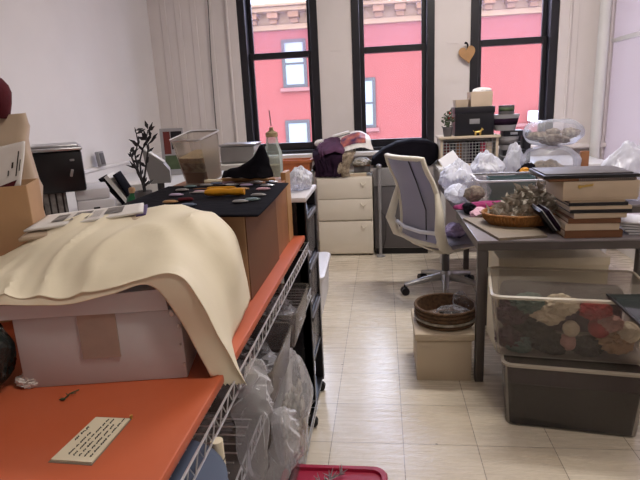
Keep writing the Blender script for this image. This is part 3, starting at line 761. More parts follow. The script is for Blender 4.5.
# twiggy plant
q = at(146, 212, 2.62)
vz = CZ
t = thing('potted_plant', 'dark twiggy plant with narrow leaves in a vase by the left wall', 'plant', (q.x, 2.62, vz))
MB().lathe([(0, 0), (.03, 0), (.034, .01), (.046, .10), (.043, .12), (.036, .115), (.030, .02), (0, .015)]).build('vase', 'dark_grey', t)
st = MB(); random.seed(5)
O = Vector(t.location)
def toL(px, py, Y): return at(px, py, Y)-O
stems = [[(146, 200), (143, 185), (138, 170), (135, 155), (138, 142), (136, 132)], [(146, 198), (144, 182), (146, 166), (148, 150), (146, 140), (148, 130)], [(145, 190), (141, 176), (140, 160), (143, 148), (147, 143), (151, 137)], [(144, 186), (136, 168), (132, 158), (130, 152)]]
lv = MB()
def leaf(mb, p, d, L_, w_):
    d = d.normalized(); s_ = d.cross(Vector((random.uniform(-.3, .3), -1, random.uniform(-.3, .3)))).normalized()
    n_ = d.cross(s_)
    mb.loft([[p+n_*.0006, p+s_*.001, p-n_*.0006, p-s_*.001], [p+d*L_*.45+n_*.002, p+d*L_*.45+s_*w_, p+d*L_*.45-n_*.002, p+d*L_*.45-s_*w_], [p+d*L_+n_*.0004, p+d*L_+s_*.0008, p+d*L_-n_*.0004, p+d*L_-s_*.0008]])
for k, sg in enumerate(stems):
    pts_ = [toL(x, y, 2.62+.02*k-.03) for x, y in sg]
    st.tube(pts_, [.006-.0007*i for i in range(len(pts_))], 7)
    for i, p in enumerate(pts_[1:]):
        for r_ in range(3 if i >= len(pts_)-3 else 2):
            d = Vector((random.uniform(-1, 1), random.uniform(-.6, .6), random.uniform(.1, 1.2)))
            leaf(lv, p+Vector((0, 0, random.uniform(-.02, .01))), d, random.uniform(.035, .065), random.uniform(.006, .010))
st.build('stem', 'dark_stem', t); lv.build('leaves', 'dark_stem', t)
# grey monitor / scale seen from the side
q = at(157, 182, 2.9)
t = thing('desk_lamp_box', 'grey plastic device with a bright tilted top beside the twiggy plant', 'device', (q.x, 2.95, CZ), .35)
z0_ = at(160, 183, 2.9).z-CZ; z1_ = at(158, 148, 2.9).z-CZ
t.name = 'desktop_device'
p = MB(); p.loft([[(-.05, -.07, z0_), (.06, -.07, z0_), (.06, .07, z0_), (-.05, .07, z0_)], [(-.065, -.07, z0_+.09), (.06, -.07, z0_+.07), (.06, .07, z0_+.07), (-.075, .07, z0_+.09)], [(-.075, -.07, z1_), (.03, -.07, z0_+.11), (.035, .07, z0_+.11), (-.075, .07, z1_)]]); p.build('housing', 'grey_metal', t, smooth=False)
p = MB(); p.grid([[(-.073, -.066, z1_+.003), (.035, -.066, z0_+.114)], [(-.073, .066, z1_+.003), (.035, .066, z0_+.114)]], 2, 2); p.build('top_panel', 'white_gloss', t, solid=.003)
p = MB(); p.tube([(0, 0, .0), (0, 0, z0_+.005)], .02, 14); p.lathe([(0, 0), (.075, 0), (.075, .008), (.02, .016), (0, .016)]); p.build('stand', 'dark_grey', t)
# framed collage standing at the back
Yf = 4.35
a_, b_ = at(165, 178, Yf), at(187, 178, Yf)
zt = at(175, 128, Yf).z
t = thing('picture_frame', 'upright framed collage of pink, black and green panels near the far left corner', 'picture frame', ((a_.x+b_.x)/2, Yf, CZ), .22)
fw_, fh_ = (b_.x-a_.x), zt-CZ
p = MB(); p.bx(-fw_/2, fw_/2, 0, .02, 0, fh_, .003); p.build('board', 'silver', t, smooth=False)
for (u0, u1, v0, v1, m) in ((.14, .42, .45, .93, 'brick_red'), (.46, .92, .55, .93, 'black_plastic'), (.14, .92, .12, .42, 'green_leaf')):
    MB().bx(-fw_/2+fw_*u0, -fw_/2+fw_*u1, -.002, .0, fh_*v0, fh_*v1).build('panel', m, t, smooth=False)
t.rotation_euler = (-.06, 0, .22)
# ------------------------------------------------------------------ cartons with black mat
t = thing('cardboard_box', 'brown cardboard box on the orange worktop carrying the black mat', 'box', (-.575, 1.53, TZ))
H1 = 1.14-TZ
p = MB(); p.bx(-.20, .215, -.205, .20, 0, H1, .003)
p.build('body', 'kraft', t, smooth=False)
p = MB(); p.bx(.2145, .2175, -.203, .195, .002, H1-.002); p.build('shaded_side', 'kraft_dark', t, smooth=False)  # dark sheet puts the shade on the box's right side into colour
t = thing('wooden_box', 'upright wooden box standing behind the brown box with the black mat', 'box', (-.575, 1.895, TZ))
p = MB(); p.bx(-.20, .212, -.15, .15, 0, .2415, .003); p.build('body', 'wood', t, smooth=False)
p = MB(); p.bx(.195, .2145, .06, .1515, 0, .268, .002); p.build('edge_strip', 'wood_pale', t, smooth=False)
MZ = 1.1445
mm = MB(); mm.grid([[(-.77, 1.285, MZ), (-.55, 1.285, MZ), (-.338, 1.285, MZ-.004), (-.318, 1.295, MZ-.006)], [(-.77, 1.5, MZ), (-.55, 1.5, MZ), (-.34, 1.5, MZ), (-.322, 1.5, MZ-.005)], [(-.77, 1.84, MZ), (-.55, 1.84, MZ), (-.35, 1.84, MZ), (-.34, 1.84, MZ-.004)]], 20, 16)
single('felt_mat', 'black mat spread over the brown box, laid out with small tools', 'mat', mm, 'black_cloth', world=True, solid=.004)
# tools on the mat
def tool(name, label, cat, px, py, L_, r, m, ang=.05, tipm=None, shape=None, z=MZ+.003):
    p = az(px, py, z)
    t = thing(name, label, cat, (p.x, p.y, z+r), ang, None)
    b = MB(); b.tube([(-L_/2, 0, 0), (-L_*.42, 0, 0), (L_*.3, 0, 0), (L_*.42, 0, 0), (L_/2, 0, 0)] if not shape else shape, [r*.7, r, r, r*.8, r*.2] if not shape else [r*.6, r*.9, r, r*.75, r, r*.8], 10)
    b.build('handle' if tipm else 'body', m, t)
    if tipm:
        b = MB(); b.tube([(-L_/2-.001, 0, 0), (-L_/2-.03, 0, 0), (-L_/2-.05, 0, 0)], [r*.3, r*.28, r*.1], 8); b.build('blade', tipm, t)
    return t
L_ = .125
tool('screwdriver', 'thick yellow handled tool lying across the black mat', 'hand tool', 225, 196, L_, .0125, 'yellow', -.04, 'silver', [(-L_/2, 0, 0), (-L_*.4, 0, 0), (-L_*.15, 0, 0), (L_*.1, 0, 0), (L_*.35, 0, 0), (L_/2, 0, 0)])
tool('paintbrush', 'slim orange handled brush beside the thick yellow tool', 'brush', 222, 190, .10, .006, 'yellow', -.03, 'wood')
tool('chisel', 'red tipped tool at the left end of the yellow handled tool', 'hand tool', 186, 201.5, .045, .006, 'felt_red', .1)
specs = [(170, 203, 'wood_pale'), (176, 196, 'lavender'), (182, 191, 'grey_metal'), (190, 187.5, 'teal'), (228, 183.5, 'pink_cloth'), (256, 183, 'white_plastic'), (252, 200.5, 'teal'), (258, 196, 'grey_metal'), (263, 190, 'pink_cloth'), (267, 186.3, 'silver'), (271, 183, 'silver'), (246, 186, 'lavender'), (232, 185.5, 'white_plastic'), (206, 186, 'grey_metal'), (216, 184.5, 'blue_plastic'), (200, 193, 'pink_cloth'), (242, 190, 'wood_pale'), (240, 202.5, 'grey_metal'), (188, 206, 'blue_plastic')]
wh = ['at the far left front of the mat', 'at the left edge of the mat, second from the front', 'at the left edge of the mat, third from the front', 'at the back left corner of the mat', 'at the back of the mat, just right of the tan stub', 'at the back of the mat, left of the silvery pair', 'at the right front of the mat beside the yellow tool', 'just right of the yellow tool', 'near the right edge of the mat', 'toward the far right corner of the mat', 'at the far right corner of the mat', 'behind the yellow tool, right of centre', 'behind the middle of the yellow tool', 'behind the left part of the yellow tool', 'behind the yellow tool, left of centre', 'left of the yellow tool near its blade', 'touching the back of the yellow tool', 'in front of the yellow tool at its right end', 'at the front left of the mat']
cn = dict(teal='teal', grey_metal='grey', pink_cloth='pinkish', silver='silvery', lavender='lilac', white_plastic='white', blue_plastic='blue grey', wood_pale='tan')
for (px, py, m), w_ in zip(specs, wh):
    p = az(px, py, MZ+.003)
    b = MB(); b.lathe([(0, -.0035), (.017, -.003), (.023, 0), (.017, .004), (0, .005)], n=14, sx=1.0, sy=.5)
    b.blob((.019, 0, 0), (.006, .004, .003), .1, 2, 1, 2)
    single('tool_piece', '%s small oval piece %s' % (cn[m], w_), 'small tool', b, m, (p.x, p.y, MZ+.0065), .05, group='small pieces on the black mat')
for k, (x0, y0, x1_, y1_, m, lab) in enumerate(((205, 181.5, 222, 181, 'cream_paper', 'cream stub with a thin tip at the back of the mat'), (222, 180.5, 275, 179.5, 'wood_pale', 'long tan stick lying along the back of the mat'))):
    a, b = az(x0, y0, MZ+.011), az(x1_, y1_, MZ+.011)
    q = MB(); q.tube([a, a.lerp(b, .3), b], [.009, .008, .004], 10)
    single('wooden_stick', lab, 'stick', q, m, a, world=True)
# black fabric piece
fz = 1.1475
c0 = az(250, 174, fz)
t = thing('fabric_bundle', 'crumpled black fabric piece rising to a peak on the wooden box', 'fabric', (c0.x, 1.86, fz))
g = MB(); Yc = 1.85
net = [[at(222, 178, 1.80), at(236, 177, 1.78), at(250, 178, 1.77), at(262, 177.5, 1.77), at(273, 177, 1.79)],
       [at(223, 173, 1.83), at(232, 169, 1.82), at(244, 170, 1.80), at(258, 166, 1.80), at(271, 169, 1.81)],
       [at(226, 172, 1.86), at(236, 170, 1.86), at(252, 158, 1.84), at(262, 146, 1.83), at(269, 158, 1.84)],
       [at(228, 174, 1.9), at(238, 174, 1.92), at(255, 163, 1.9), at(261, 150, 1.87), at(268, 165, 1.9)],
       [at(230, 177, 1.97), at(240, 176, 1.98), at(255, 175, 1.98), at(262, 175, 1.97), at(268, 175, 1.97)]]
g.grid(net, 30, 26, .006, 26, 5); 
for v in g.bm.verts: v.co.z = max(v.co.z, fz+.003)
g.build('cloth', 'black_cloth', t, world=True, solid=.004)
# clear tub of biscuits-like stuff
tb = Vector((at(197, 183, 1.88).x, 1.88, 1.147))
tbt = t = thing('plastic_tub', 'clear plastic tub half full of brown and green bits on the wooden box', 'tub', (tb.x-.008, 1.885, 1.169), -.30)
MB().tub(.125, .13, .17, .82, .012, .002).build('tub', 'clear_tub', t)
R = MB(); R.loft([R.rrect(.125, .13, .012, .164), R.rrect(.135, .14, .016, .167), R.rrect(.135, .14, .016, .172), R.rrect(.122, .127, .011, .170)], False, False); R.build('rim', 'white_plastic', t)
for k, (z0, z1, m) in enumerate(((.004, .045, 'kraft_dark'), (.046, .08, 'brown_fuzz'), (.081, .10, 'straw'))):
    q = MB(); f0, f1 = .80+.20*z0/.17, .80+.20*z1/.17
    q.loft([q.rrect(.118*f0, .123*f0, .01, z0), q.rrect(.118*f1, .123*f1, .01, z1)]); o = q.build('contents', m, t)
tbt.rotation_euler = (.20, 0, -.30); tbt.location = (tb.x+.012, 1.93, 1.1415+.013)
# things on top of the drawer tower
q = Vector((-.468, 2.27, 1.05))
t = thing('glass_jar', 'clear glass jar with tan pump top and thin spout wire on the drawer tower', 'jar', q)
hj = at(268, 137, 2.27).z-1.05
MB().lathe([(0, 0), (.036, 0), (.04, .006), (.04, hj*.72), (.028, hj*.85), (.024, hj), (.021, hj), (.025, hj*.85), (.036, hj*.72), (.036, .008), (0, .008)], n=28).build('body', 'clear_jar', t)
MB().lathe([(0, hj), (.026, hj), (.026, hj+.016), (.018, hj+.022), (.010, hj+.026), (.008, hj+.04), (0, hj+.04)]).build('pump_top', 'straw', t)
MB().tube([(0, 0, hj+.045), (-.004, 0, hj+.11)], .0022, 6).build('spout_wire', 'dark_grey', t)
MB().lathe([(0, .008), (.034, .008), (.034, hj*.5), (0, hj*.5)], n=20).build('contents', 'straw', t)
q = Vector((-.545, 2.36, 1.05))
t = thing('glass_jar', 'plain clear glass jar left of the jar with the tan pump top', 'jar', q)
MB().lathe([(0, 0), (.034, 0), (.037, .006), (.037, .135), (.030, .15), (.030, .165), (.027, .165), (.034, .13), (.034, .008), (0, .008)], n=28).build('body', 'clear_jar', t)
MB().lathe([(0, .008), (.031, .008), (.031, .06), (0, .06)], n=20).build('contents', 'white_card', t)
q = Vector((-.635, 2.33, 1.05))
t = thing('tape_roll', 'white paper roll lying behind the black fabric on the drawer tower', 'paper roll', q, .15)
MB().tube([(-.06, 0, .05), (.07, 0, .05)], .042, 24).build('roll', 'paper', t)
MB().box((0, 0, .008), (.17, .1, .014), bev=.003).build('base', 'grey_metal', t)
yb_ = 2.95
q = at(238, 158, yb_)
t = thing('box_machine', 'low grey case with a sloping lid on a stand beyond the drawer tower', 'case', (q.x, yb_, at(238, 163, yb_).z-.001))
t.name = 'equipment_case'
hcase = at(238, 146, yb_).z-at(238, 163, yb_).z
p = MB(); p.box((0, .08, hcase*.5), (.20, .18, hcase), bev=.012); p.build('body', 'grey_metal', t)
p = MB(); p.box((0, .08, hcase+.006), (.205, .185, .012), bev=.004); p.build('lid', 'silver', t)
zst = t.location.z
s = thing('side_table', 'white side table beyond the drawer tower holding the grey case', 'table', (q.x, yb_+.08, 0))
MB().bx(-.25, .12, -.16, .16, zst-.03, zst-.0005, .004).build('top', 'white_gloss', s)
for x in (-.23, .10):
    for y in (-.14, .14): MB().bx(x-.015, x+.015, y-.015, y+.015, 0, zst-.031).build('leg', 'white_gloss', s)
# terracotta planter on a white stool under the window
yt = 4.95
a_, b_ = at(280, 170, yt), at(311, 170, yt)
z0_, z1_ = at(296, 173, yt).z, at(296, 160, yt).z
t = thing('planter', 'rectangular terracotta planter under the left window', 'planter', ((a_.x+b_.x)/2, yt+.10, z0_))
wpl = b_.x-a_.x
MB().tub(wpl, .2, z1_-z0_, .86, .012, .008).build('trough', 'terracotta', t)
R = MB(); R.loft([R.rrect(wpl+.012, .212, .014, z1_-z0_-.03), R.rrect(wpl+.016, .216, .016, z1_-z0_-.002), R.rrect(wpl-.012, .188, .012, z1_-z0_-.002)], False, False); R.build('rim', 'terracotta', t)
q = MB(); q.box((0, 0, (z1_-z0_)*.72), (wpl*.9, .165, .01)); q.build('soil', 'kraft_dark', t, smooth=False)
s = thing('stool', 'white stool under the terracotta planter', 'stool', ((a_.x+b_.x)/2, yt+.10, 0))
MB().bx(-wpl/2-.02, wpl/2+.01, -.14, .14, z0_-.03, z0_-.0005, .006).build('seat', 'white_gloss', s)
for x in (-wpl/2+.01, wpl/2-.02):
    for y in (-.11, .11): MB().tube([(x, y, 0), (x, y, z0_-.03)], .014, 10).build('leg', 'white_gloss', s)
clearbag((a_.x+.12, yt-.09, z0_-.0), (.09, .04, .05), 41, 'clear crumpled bag hanging before the terracotta planter', 0, None) if False else None
# thin cable on the far wall
cb = MB(); cb.tube([at(x, y, YW-.03) for x, y in ((206, -30), (209, 20), (211, 60), (214, 100), (218, 150), (219, 175))], .005, 6)
single('cable', 'thin dark cable hanging down the far wall left of the windows', 'cable', cb, 'dark_grey', at(219, 175, YW-.03), world=True)
# ================================================================== middle: cabinets under the window
def y2(px, py, Y): return at(px, py, Y)
CX0, CX1, CY0, CY1, CH_ = -.622, -.103, 4.93, 5.40, .752
t = thing('drawer_cabinet', 'cream steel three drawer cabinet under the pile of fabric', 'drawer cabinet', ((CX0+CX1)/2, CY0, 0))
w_ = CX1-CX0
MB().bx(-w_/2, w_/2, .02, CY1-CY0, .012, CH_, .004).build('body', 'cream_steel', t)
for z0, z1 in ((.025, .335), (.352, .548), (.553, .745)):
    d = MB(); d.bx(-w_/2+.003, w_/2-.003, -.0, .0195, z0, z1, .004); d = d.build('drawer', 'cream_steel', t)
    h = MB(); hx, hz = w_/2-.085, z1-.055
    h.tube([(hx-.026, -.002, hz+.018), (hx-.018, -.012, hz+.004), (hx, -.015, hz-.006), (hx+.018, -.012, hz+.004), (hx+.026, -.002, hz+.018)], .0035, 8)
    h.tube([(hx, -.013, hz-.004), (hx, -.004, hz-.03)], .003, 6); h.build('handle', 'cream_plastic', d)
for x in (-w_/2+.03, w_/2-.03): MB().lathe([(0, 0), (.02, 0), (.02, .012), (0, .012)], (x, .05, 0), 14).build('foot', 'black_plastic', t)
GX0, GX1 = -.092, .418
gt = at(374, 168, 4.95).z
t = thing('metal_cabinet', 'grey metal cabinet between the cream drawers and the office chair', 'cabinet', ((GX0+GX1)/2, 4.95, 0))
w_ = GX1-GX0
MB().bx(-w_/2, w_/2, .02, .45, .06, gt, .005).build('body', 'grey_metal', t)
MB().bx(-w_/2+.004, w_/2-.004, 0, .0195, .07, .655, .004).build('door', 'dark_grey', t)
MB().bx(-w_/2+.004, w_/2-.004, 0, .0195, .662, gt-.006, .004).build('drawer', 'grey_metal', t)  # made-up lighter front: reflected light on the cabinet put into colour
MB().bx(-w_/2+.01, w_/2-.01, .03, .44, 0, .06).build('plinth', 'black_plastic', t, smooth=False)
a = y2(379, 166, 4.90); b = y2(381, 214, 4.90)
t = thing('upright_rod', 'upright grey bar with a hanging cord before the grey metal cabinet', 'rod', (a.x, 4.90, 0))
q = MB(); q.tube([(0, 0, a.z), (0, 0, .45)], .016, 12); q.build('bar', 'grey_metal', t)
q = MB(); q.blob((0, 0, a.z), (.03, .03, .02), .1, 2, 1, 3); q.build('top_cap', 'silver', t)
q = MB(); q.tube([(0, 0, .45), (.005, 0, .43), (.04, 0, .40), (.055, 0, .30), (.05, 0, .18), (.02, 0, .06), (0, 0, .0)], .004, 6); q.build('cord', 'black_plastic', t)
q = MB(); q.lathe([(0, 0), (.045, 0), (.045, .008), (.015, .02), (.012, .46), (0, .46)], n=16); q.build('stand', 'grey_metal', t)
# black rounded case on the grey cabinet
pf = [(371, 168), (372, 161), (383, 152), (397, 145), (412, 142), (428, 143), (437, 147), (441, 154), (438, 162), (431, 168)]
pts = [at(x, y, 5.0) for x, y in pf]
o0 = Vector((pts[0].x, 5.05, gt+.002))
t = thing('instrument_case', 'long black rounded case lying on the grey metal cabinet', 'case', o0)
loops = []
for yy, sc_ in ((-.09, .90), (-.075, .97), (-.04, 1), (.16, 1), (.2, .96), (.21, .9)):
    cx_ = sum(p.x for p in pts)/len(pts); cz_ = min(p.z for p in pts)
    loops.append([(cx_+(p.x-cx_)*sc_-o0.x, yy, (cz_+(p.z-cz_)*sc_)-cz_) for p in pts])
MB().loft(loops).build('shell', 'black_cloth', t)
q = MB(); q.box((at(412, 146, 5).x-o0.x, -.06, at(412, 146, 5).z-pts[0].z), (.03, .03, .012), bev=.004); q.build('latch', 'silver', t)
# ---- pile on the cream cabinet
PZ = CH_
def heap(name, label, cat, px, py, r, seed, m, amp=.3, z=None, Y=5.1, group=None):
    p = at(px, py, Y); zz = PZ if z is None else z
    b = MB().blob((0, 0, r[2]*.8), r, amp*.8, 1.6, seed, 5, .8, fold=(amp*.5, 2.2+seed % 3, 7-seed % 3, 3))
    for v in b.bm.verts: v.co += mnoise.noise_vector(v.co*14+Vector((seed, 1, 0)))*.012
    lo = min(v.co.z for v in b.bm.verts)
    for v in b.bm.verts: v.co.z -= lo
    return single(name, label, cat, b, m, (p.x, Y, zz), group=group)
def drape(name, label, cat, net, m, amp=.02, freq=9, seed=0, nu=34, nv=26, fold=.02, solid=.006):
    nt = [[at(*p) for p in r] for r in net]; o = nt[-1][len(nt[0])//2].copy()
    b = MB().grid(nt, nu, nv, amp, freq, seed); ax_ = mnoise.noise_vector
    for v in b.bm.verts:
        w = Vector((v.co.x*26, v.co.y*8, v.co.z*7))+ax_(v.co*6+Vector((seed, 0, 0)))*1.5
        v.co.y -= fold*(1-2*abs(mnoise.noise(w))); v.co.z += fold*.4*mnoise.noise(w*1.3)
        v.co.z = max(v.co.z, PZ+.004)
    return single(name, label, cat, b, m, o, world=True, solid=solid)
heap('garment', 'black purple crumpled garment at the left of the fabric pile on the cream cabinet', 'clothing', 331, 165, (.15, .12, .10), 51, 'dark_purple', Y=5.12)
drape('garment', 'dark purple garment hanging down the front left of the fabric pile', 'clothing', [[(314, 150, 5.10), (324, 147, 5.12), (336, 146, 5.12), (347, 148, 5.10)], [(313, 158, 4.99), (322, 158, 4.97), (335, 157, 4.97), (348, 158, 4.99)], [(316, 168, 4.97), (325, 168, 4.95), (336, 168, 4.95), (346, 168, 4.97)], [(315, 176, 4.97), (325, 177, 4.95), (337, 177, 4.95), (344, 177, 4.97)]], 'dark_purple', .022, 9, 3)
drape('scarf', 'plum scarf spread over the top of the dark garments on the cream cabinet', 'scarf', [[(318, 143, 5.16), (326, 139, 5.18), (335, 137, 5.18), (345, 139, 5.16)], [(317, 150, 5.04), (325, 147, 5.03), (336, 145, 5.03), (346, 147, 5.04)], [(319, 157, 4.97), (327, 155, 4.95), (336, 152, 4.95), (344, 154, 4.97)]], 'plum', .02, 10, 5)
drape('fur_scarf', 'brown grey furry scarf trailing down the middle of the fabric pile', 'scarf', [[(345, 149, 5.06), (350, 148, 5.07), (356, 149, 5.06)], [(342, 157, 4.96), (348, 156, 4.95), (354, 157, 4.96)], [(338, 167, 4.945), (344, 167, 4.94), (350, 168, 4.95)], [(337, 177, 4.945), (343, 177, 4.94), (348, 177, 4.95)]], 'brown_fuzz', .012, 14, 6, 20, 24, .012, .012)
heap('folded_cloth', 'grey green folded cloth under the colourful print at the right of the pile', 'cloth', 361, 158, (.08, .11, .045), 54, 'leaf_scraps', z=PZ+.075)
p = at(362, 170, 5.02)
t = thing('box', 'flat dark box low in the right side of the fabric pile', 'box', (p.x, 5.1, PZ+.032)); MB().box((0, 0, .03), (.15, .16, .06), bev=.004).build('body', 'dark_grey', t); MB().box((0, 0, .064), (.156, .166, .006), bev=.002).build('lid', 'kraft_dark', t)
t.name = 'flat_box'
p = at(358, 176, 5.0)
t = thing('flat_box', 'tan flat box at the bottom right of the fabric pile on the cream cabinet', 'box', (p.x, 5.09, PZ)); MB().box((0, 0, .012), (.16, .18, .024), bev=.003).build('body', 'kraft_pale', t); MB().box((0, 0, .0275), (.165, .185, .006), bev=.002).build('lid', 'cream_paper', t)
prm = mat('colour_print', '#46224a', .6, .5, 13, col2='#c06a52')
o = drape('printed_cloth', 'white bordered cloth with a colourful print topping the fabric pile', 'cloth', [[(338, 140, 5.16), (348, 133, 5.20), (360, 131, 5.20), (369, 135, 5.16)], [(336, 146, 5.06), (347, 141, 5.06), (359, 138, 5.06), (371, 141, 5.06)], [(341, 153, 4.99), (349, 150, 4.98), (360, 148, 4.98), (374, 150, 5.02)]], 'paper', .012, 10, 9, 36, 28, .008, .004)
q = MB()
src = [v.co.copy() for v in o.data.vertices]
rows = [[src[j_*37+i_]+Vector((0, -.006, .006)) for i_ in range(6, 31)] for j_ in range(5, 22)]
vs_ = [[q.bm.verts.new(p) for p in r] for r in rows]
for a_, b_ in zip(vs_, vs_[1:]):
    for k in range(24): q.bm.faces.new((a_[k], a_[k+1], b_[k+1], b_[k]))
q.build('print', prm, o)
p = at(322, 143, 5.2)
single('paper', 'crumpled white paper at the back left of the fabric pile', 'paper', MB().blob((0, 0, 0), (.06, .05, .03), .4, 2, 55, 4, ridged=True), 'paper', p)
p = at(341, 134, 5.22)
t = thing('book', 'black and white hardback tilted on the back of the fabric pile', 'book', p, .15)
q = MB(); q.box((0, 0, 0), (.16, .11, .02), bev=.002, ry=-.22); q.build('pages', 'paper', t)
q = MB(); q.box((0.002, -.002, -.013), (.166, .116, .005), bev=.001, ry=-.22); q.build('cover', 'black_plastic', t)

# ------------------------------------------------------------------ office chair
t = thing('office_chair', 'cream framed office chair with a grey mesh back on a polished five star base', 'office chair', (.45, 3.90, 0), -math.radians(60))
q = MB()
for k in range(5):
    a = 2*PI*k/5+.62
    d = Vector((math.cos(a), math.sin(a), 0)); e = d.orthogonal()
    q.tube([d*.03+Vector((0, 0, .125)), d*.15+Vector((0, 0, .11)), d*.31+Vector((0, 0, .075))], [.030, .024, .015], 10)
q.lathe([(0, .09), (.045, .09), (.045, .15), (.032, .17), (0, .17)], n=20); q.build('star_base', 'silver', t)
for k in range(5):
    a = 2*PI*k/5+.62; c = Vector((.31*math.cos(a), .31*math.sin(a), 0)); s = Vector((-math.sin(a), math.cos(a), 0))
    q = MB()
    for sg in (-1, 1): q.tube([c+s*(.008*sg)+Vector((0, 0, .03)), c+s*(.028*sg)+Vector((0, 0, .03))], .03, 16)
    q.tube([c+Vector((0, 0, .03)), c+Vector((0, 0, .08))], .009, 8); q.build('caster', 'black_plastic', t)
q = MB(); q.tube([(0, 0, .16), (0, 0, .30)], .028, 16); q.tube([(0, 0, .28), (0, 0, .36)], .02, 14); q.build('column', 'dark_grey', t)
q = MB(); q.loft([[(x*.6, y*.6-.02, .335) for x, y, z in q.rrect(.36, .34, .06, 0)], [(x, y-.02, .375) for x, y, z in q.rrect(.38, .36, .07, 0)], [(x*1.1, y*1.1-.0, .395) for x, y, z in q.rrect(.40, .40, .08, 0)]]); q.build('seat_shell', 'cream_plastic', t)
q = MB()
q.loft([[(x, y+.015, .398) for x, y, z in q.rrect(.47, .45, .09, 0)], [(x, y+.015, .425) for x, y, z in q.rrect(.49, .47, .10, 0)], [(x, y+.015, .44) for x, y, z in q.rrect(.45, .43, .09, 0)]]); q.build('seat', 'mesh_grey', t)
# back: frame loop and mesh
def bk(u, v):   # u -1..1 across, v 0..1 up
    wv = .245-.035*abs(v-.35)*1.2+.01*v
    z = .44+.60*v
    y = -.235-.10*v+.05*math.sin(PI*min(1, v*1.15))-.06*max(0, v-.75)*1.6
    return Vector((u*wv, y-.045*(1-u*u), z))
loop = [bk(-1, v/12) for v in range(13)] + [bk(u/6, 1) for u in range(-5, 6)] + [bk(1, 1-v/12) for v in range(13)] + [bk(u/6, 0) for u in range(5, -6, -1)]
q = MB(); q.tube(loop, .017, 10, closed=True); q.build('back_frame', 'cream_plastic', t)
q = MB(); q.grid([[bk(u/3, v/6) for u in range(-3, 4)] for v in range(7)], 16, 24)
M['mesh_film'] = film('mesh_film', '#d2d0de', '#bcbac9', .5, .6)
q.build('back_mesh', 'mesh_film', t, solid=.002)
for s in (-1, 1):
    q = MB(); q.tube([bk(s, .62), bk(s, .42)+Vector((s*.035, -.035, 0)), bk(s, .2)+Vector((s*.075, -.06, 0)), Vector((s*.30, -.24, .45)), Vector((s*.20, -.12, .385)), Vector((s*.12, -.02, .365))], [.014, .027, .036, .036, .028, .02], 12)
    q.build('side_arm', 'cream_plastic', t)
q = MB(); q.tube([bk(-1, .16)+Vector((-.01, -.04, 0)), bk(-.4, .14)+Vector((0, -.03, 0)), bk(.4, .14)+Vector((0, -.03, 0)), bk(1, .16)+Vector((.01, -.04, 0))], .014, 10); q.build('lumbar_bar', 'white_plastic', t)
q = MB(); q.tube([bk(.52, .97)+Vector((0, -.01, 0)), bk(.48, .7)+Vector((0, -.012, 0)), bk(.55, .4)+Vector((0, -.012, 0)), bk(.62, .05)+Vector((0, -.012, 0))], .0045, 6); q.build('back_line', 'black_plastic', t)  # thin dark line down the right part of the mesh
heap('fabric_bag', 'lilac bundle lying on the seat of the office chair', 'bundle', 455, 222, (.07, .08, .05), 61, 'lavender', z=.441, Y=3.86)
# ================================================================== right: desks
DZ = .745
def desk(name, label, x0, x1, y0, y1, m='desk_grey', ins=(0, 0)):
    t = thing(name, label, 'desk', ((x0+x1)/2, (y0+y1)/2, 0))
    MB().bx(x0, x1, y0, y1, DZ-.012, DZ, .003).build('desk_top', 'desk_top', t, world=True)
    a = MB(); a.bx(x0+.002, x1-.002, y0+.001, y0+.02, DZ-.05, DZ-.0125); a.bx(x0+.002, x1-.002, y1-.02, y1-.001, DZ-.05, DZ-.0125); a.bx(x0+.002, x0+.02, y0+.02, y1-.02, DZ-.05, DZ-.0125); a.bx(x1-.02, x1-.002, y0+.02, y1-.02, DZ-.05, DZ-.0125)
    a.build('apron', m, t, world=True, smooth=False)
    for x in (x0+.005, x1-.048):
        for k_, y in enumerate((y0+.004, y1-.047)):
          if x < x0+.1: x += ins[k_]
          MB().bx(x, x+.043, y, y+.043, 0, DZ-.0505, .003).build('leg', m, t, world=True)
desk('desk', 'grey desk with dark legs carrying the tall stack of books', .44, 1.22, 2.53, 3.30, ins=(0, .16))
desk('desk', 'grey desk behind the book stack desk, crowded with bags by the office chair', .46, 1.66, 3.33, 4.50, ins=(.2, 0))
# table along the window wall
t = thing('window_table', 'pale table under the right window carrying the wire crate', 'table', (1.18, 5.0, 0))
KZ = at(443, 166, 4.8).z-.004
MB().bx(.47, 1.90, 4.62, 5.40, KZ-.03, KZ, .004).build('top', 'white_gloss', t, world=True)
for x in (.49, 1.84):
    for y in (4.64, 5.34): MB().bx(x, x+.04, y, y+.04, 0, KZ-.0305).build('leg', 'white_gloss', t, world=True, smooth=False)
# wire crate
KT = at(470, 136, 4.8).z
t = thing('wire_crate', 'wooden framed crate with a wire grid front standing on the window table', 'crate', (.745, 4.8, KZ))
kw, kh = .49, KT-KZ
q = MB(); q.bx(-kw/2, -kw/2+.02, 0, .32, 0, kh-.02, .002); q.bx(kw/2-.02, kw/2, 0, .32, 0, kh-.02, .002); q.bx(-kw/2+.02, kw/2-.02, 0, .32, 0, .015); q.bx(-kw/2+.02, kw/2-.02, .305, .32, .015, kh-.02); q.build('frame', 'beige_card', t, smooth=False)
MB().bx(-kw/2-.015, kw/2+.015, -.02, .33, kh-.0198, kh, .003).build('top_board', 'beige_card', t)
q = MB()
for k in range(17): x = -kw/2+.024+k*(kw-.048)/16; q.tube([(x, .004, .005), (x, .004, kh-.02)], .0022, 5)
for k in range(9): z = .012+k*(kh-.045)/8; q.tube([(-kw/2+.02, .002, z), (kw/2-.02, .002, z)], .0022, 5)
q.build('wire_grid', 'grey_metal', t)
random.seed(9); x = -kw/2+.035; k = 0
names = ['dark red', 'black', 'brown', 'dark grey', 'red', 'maroon', 'brick coloured', 'tan']
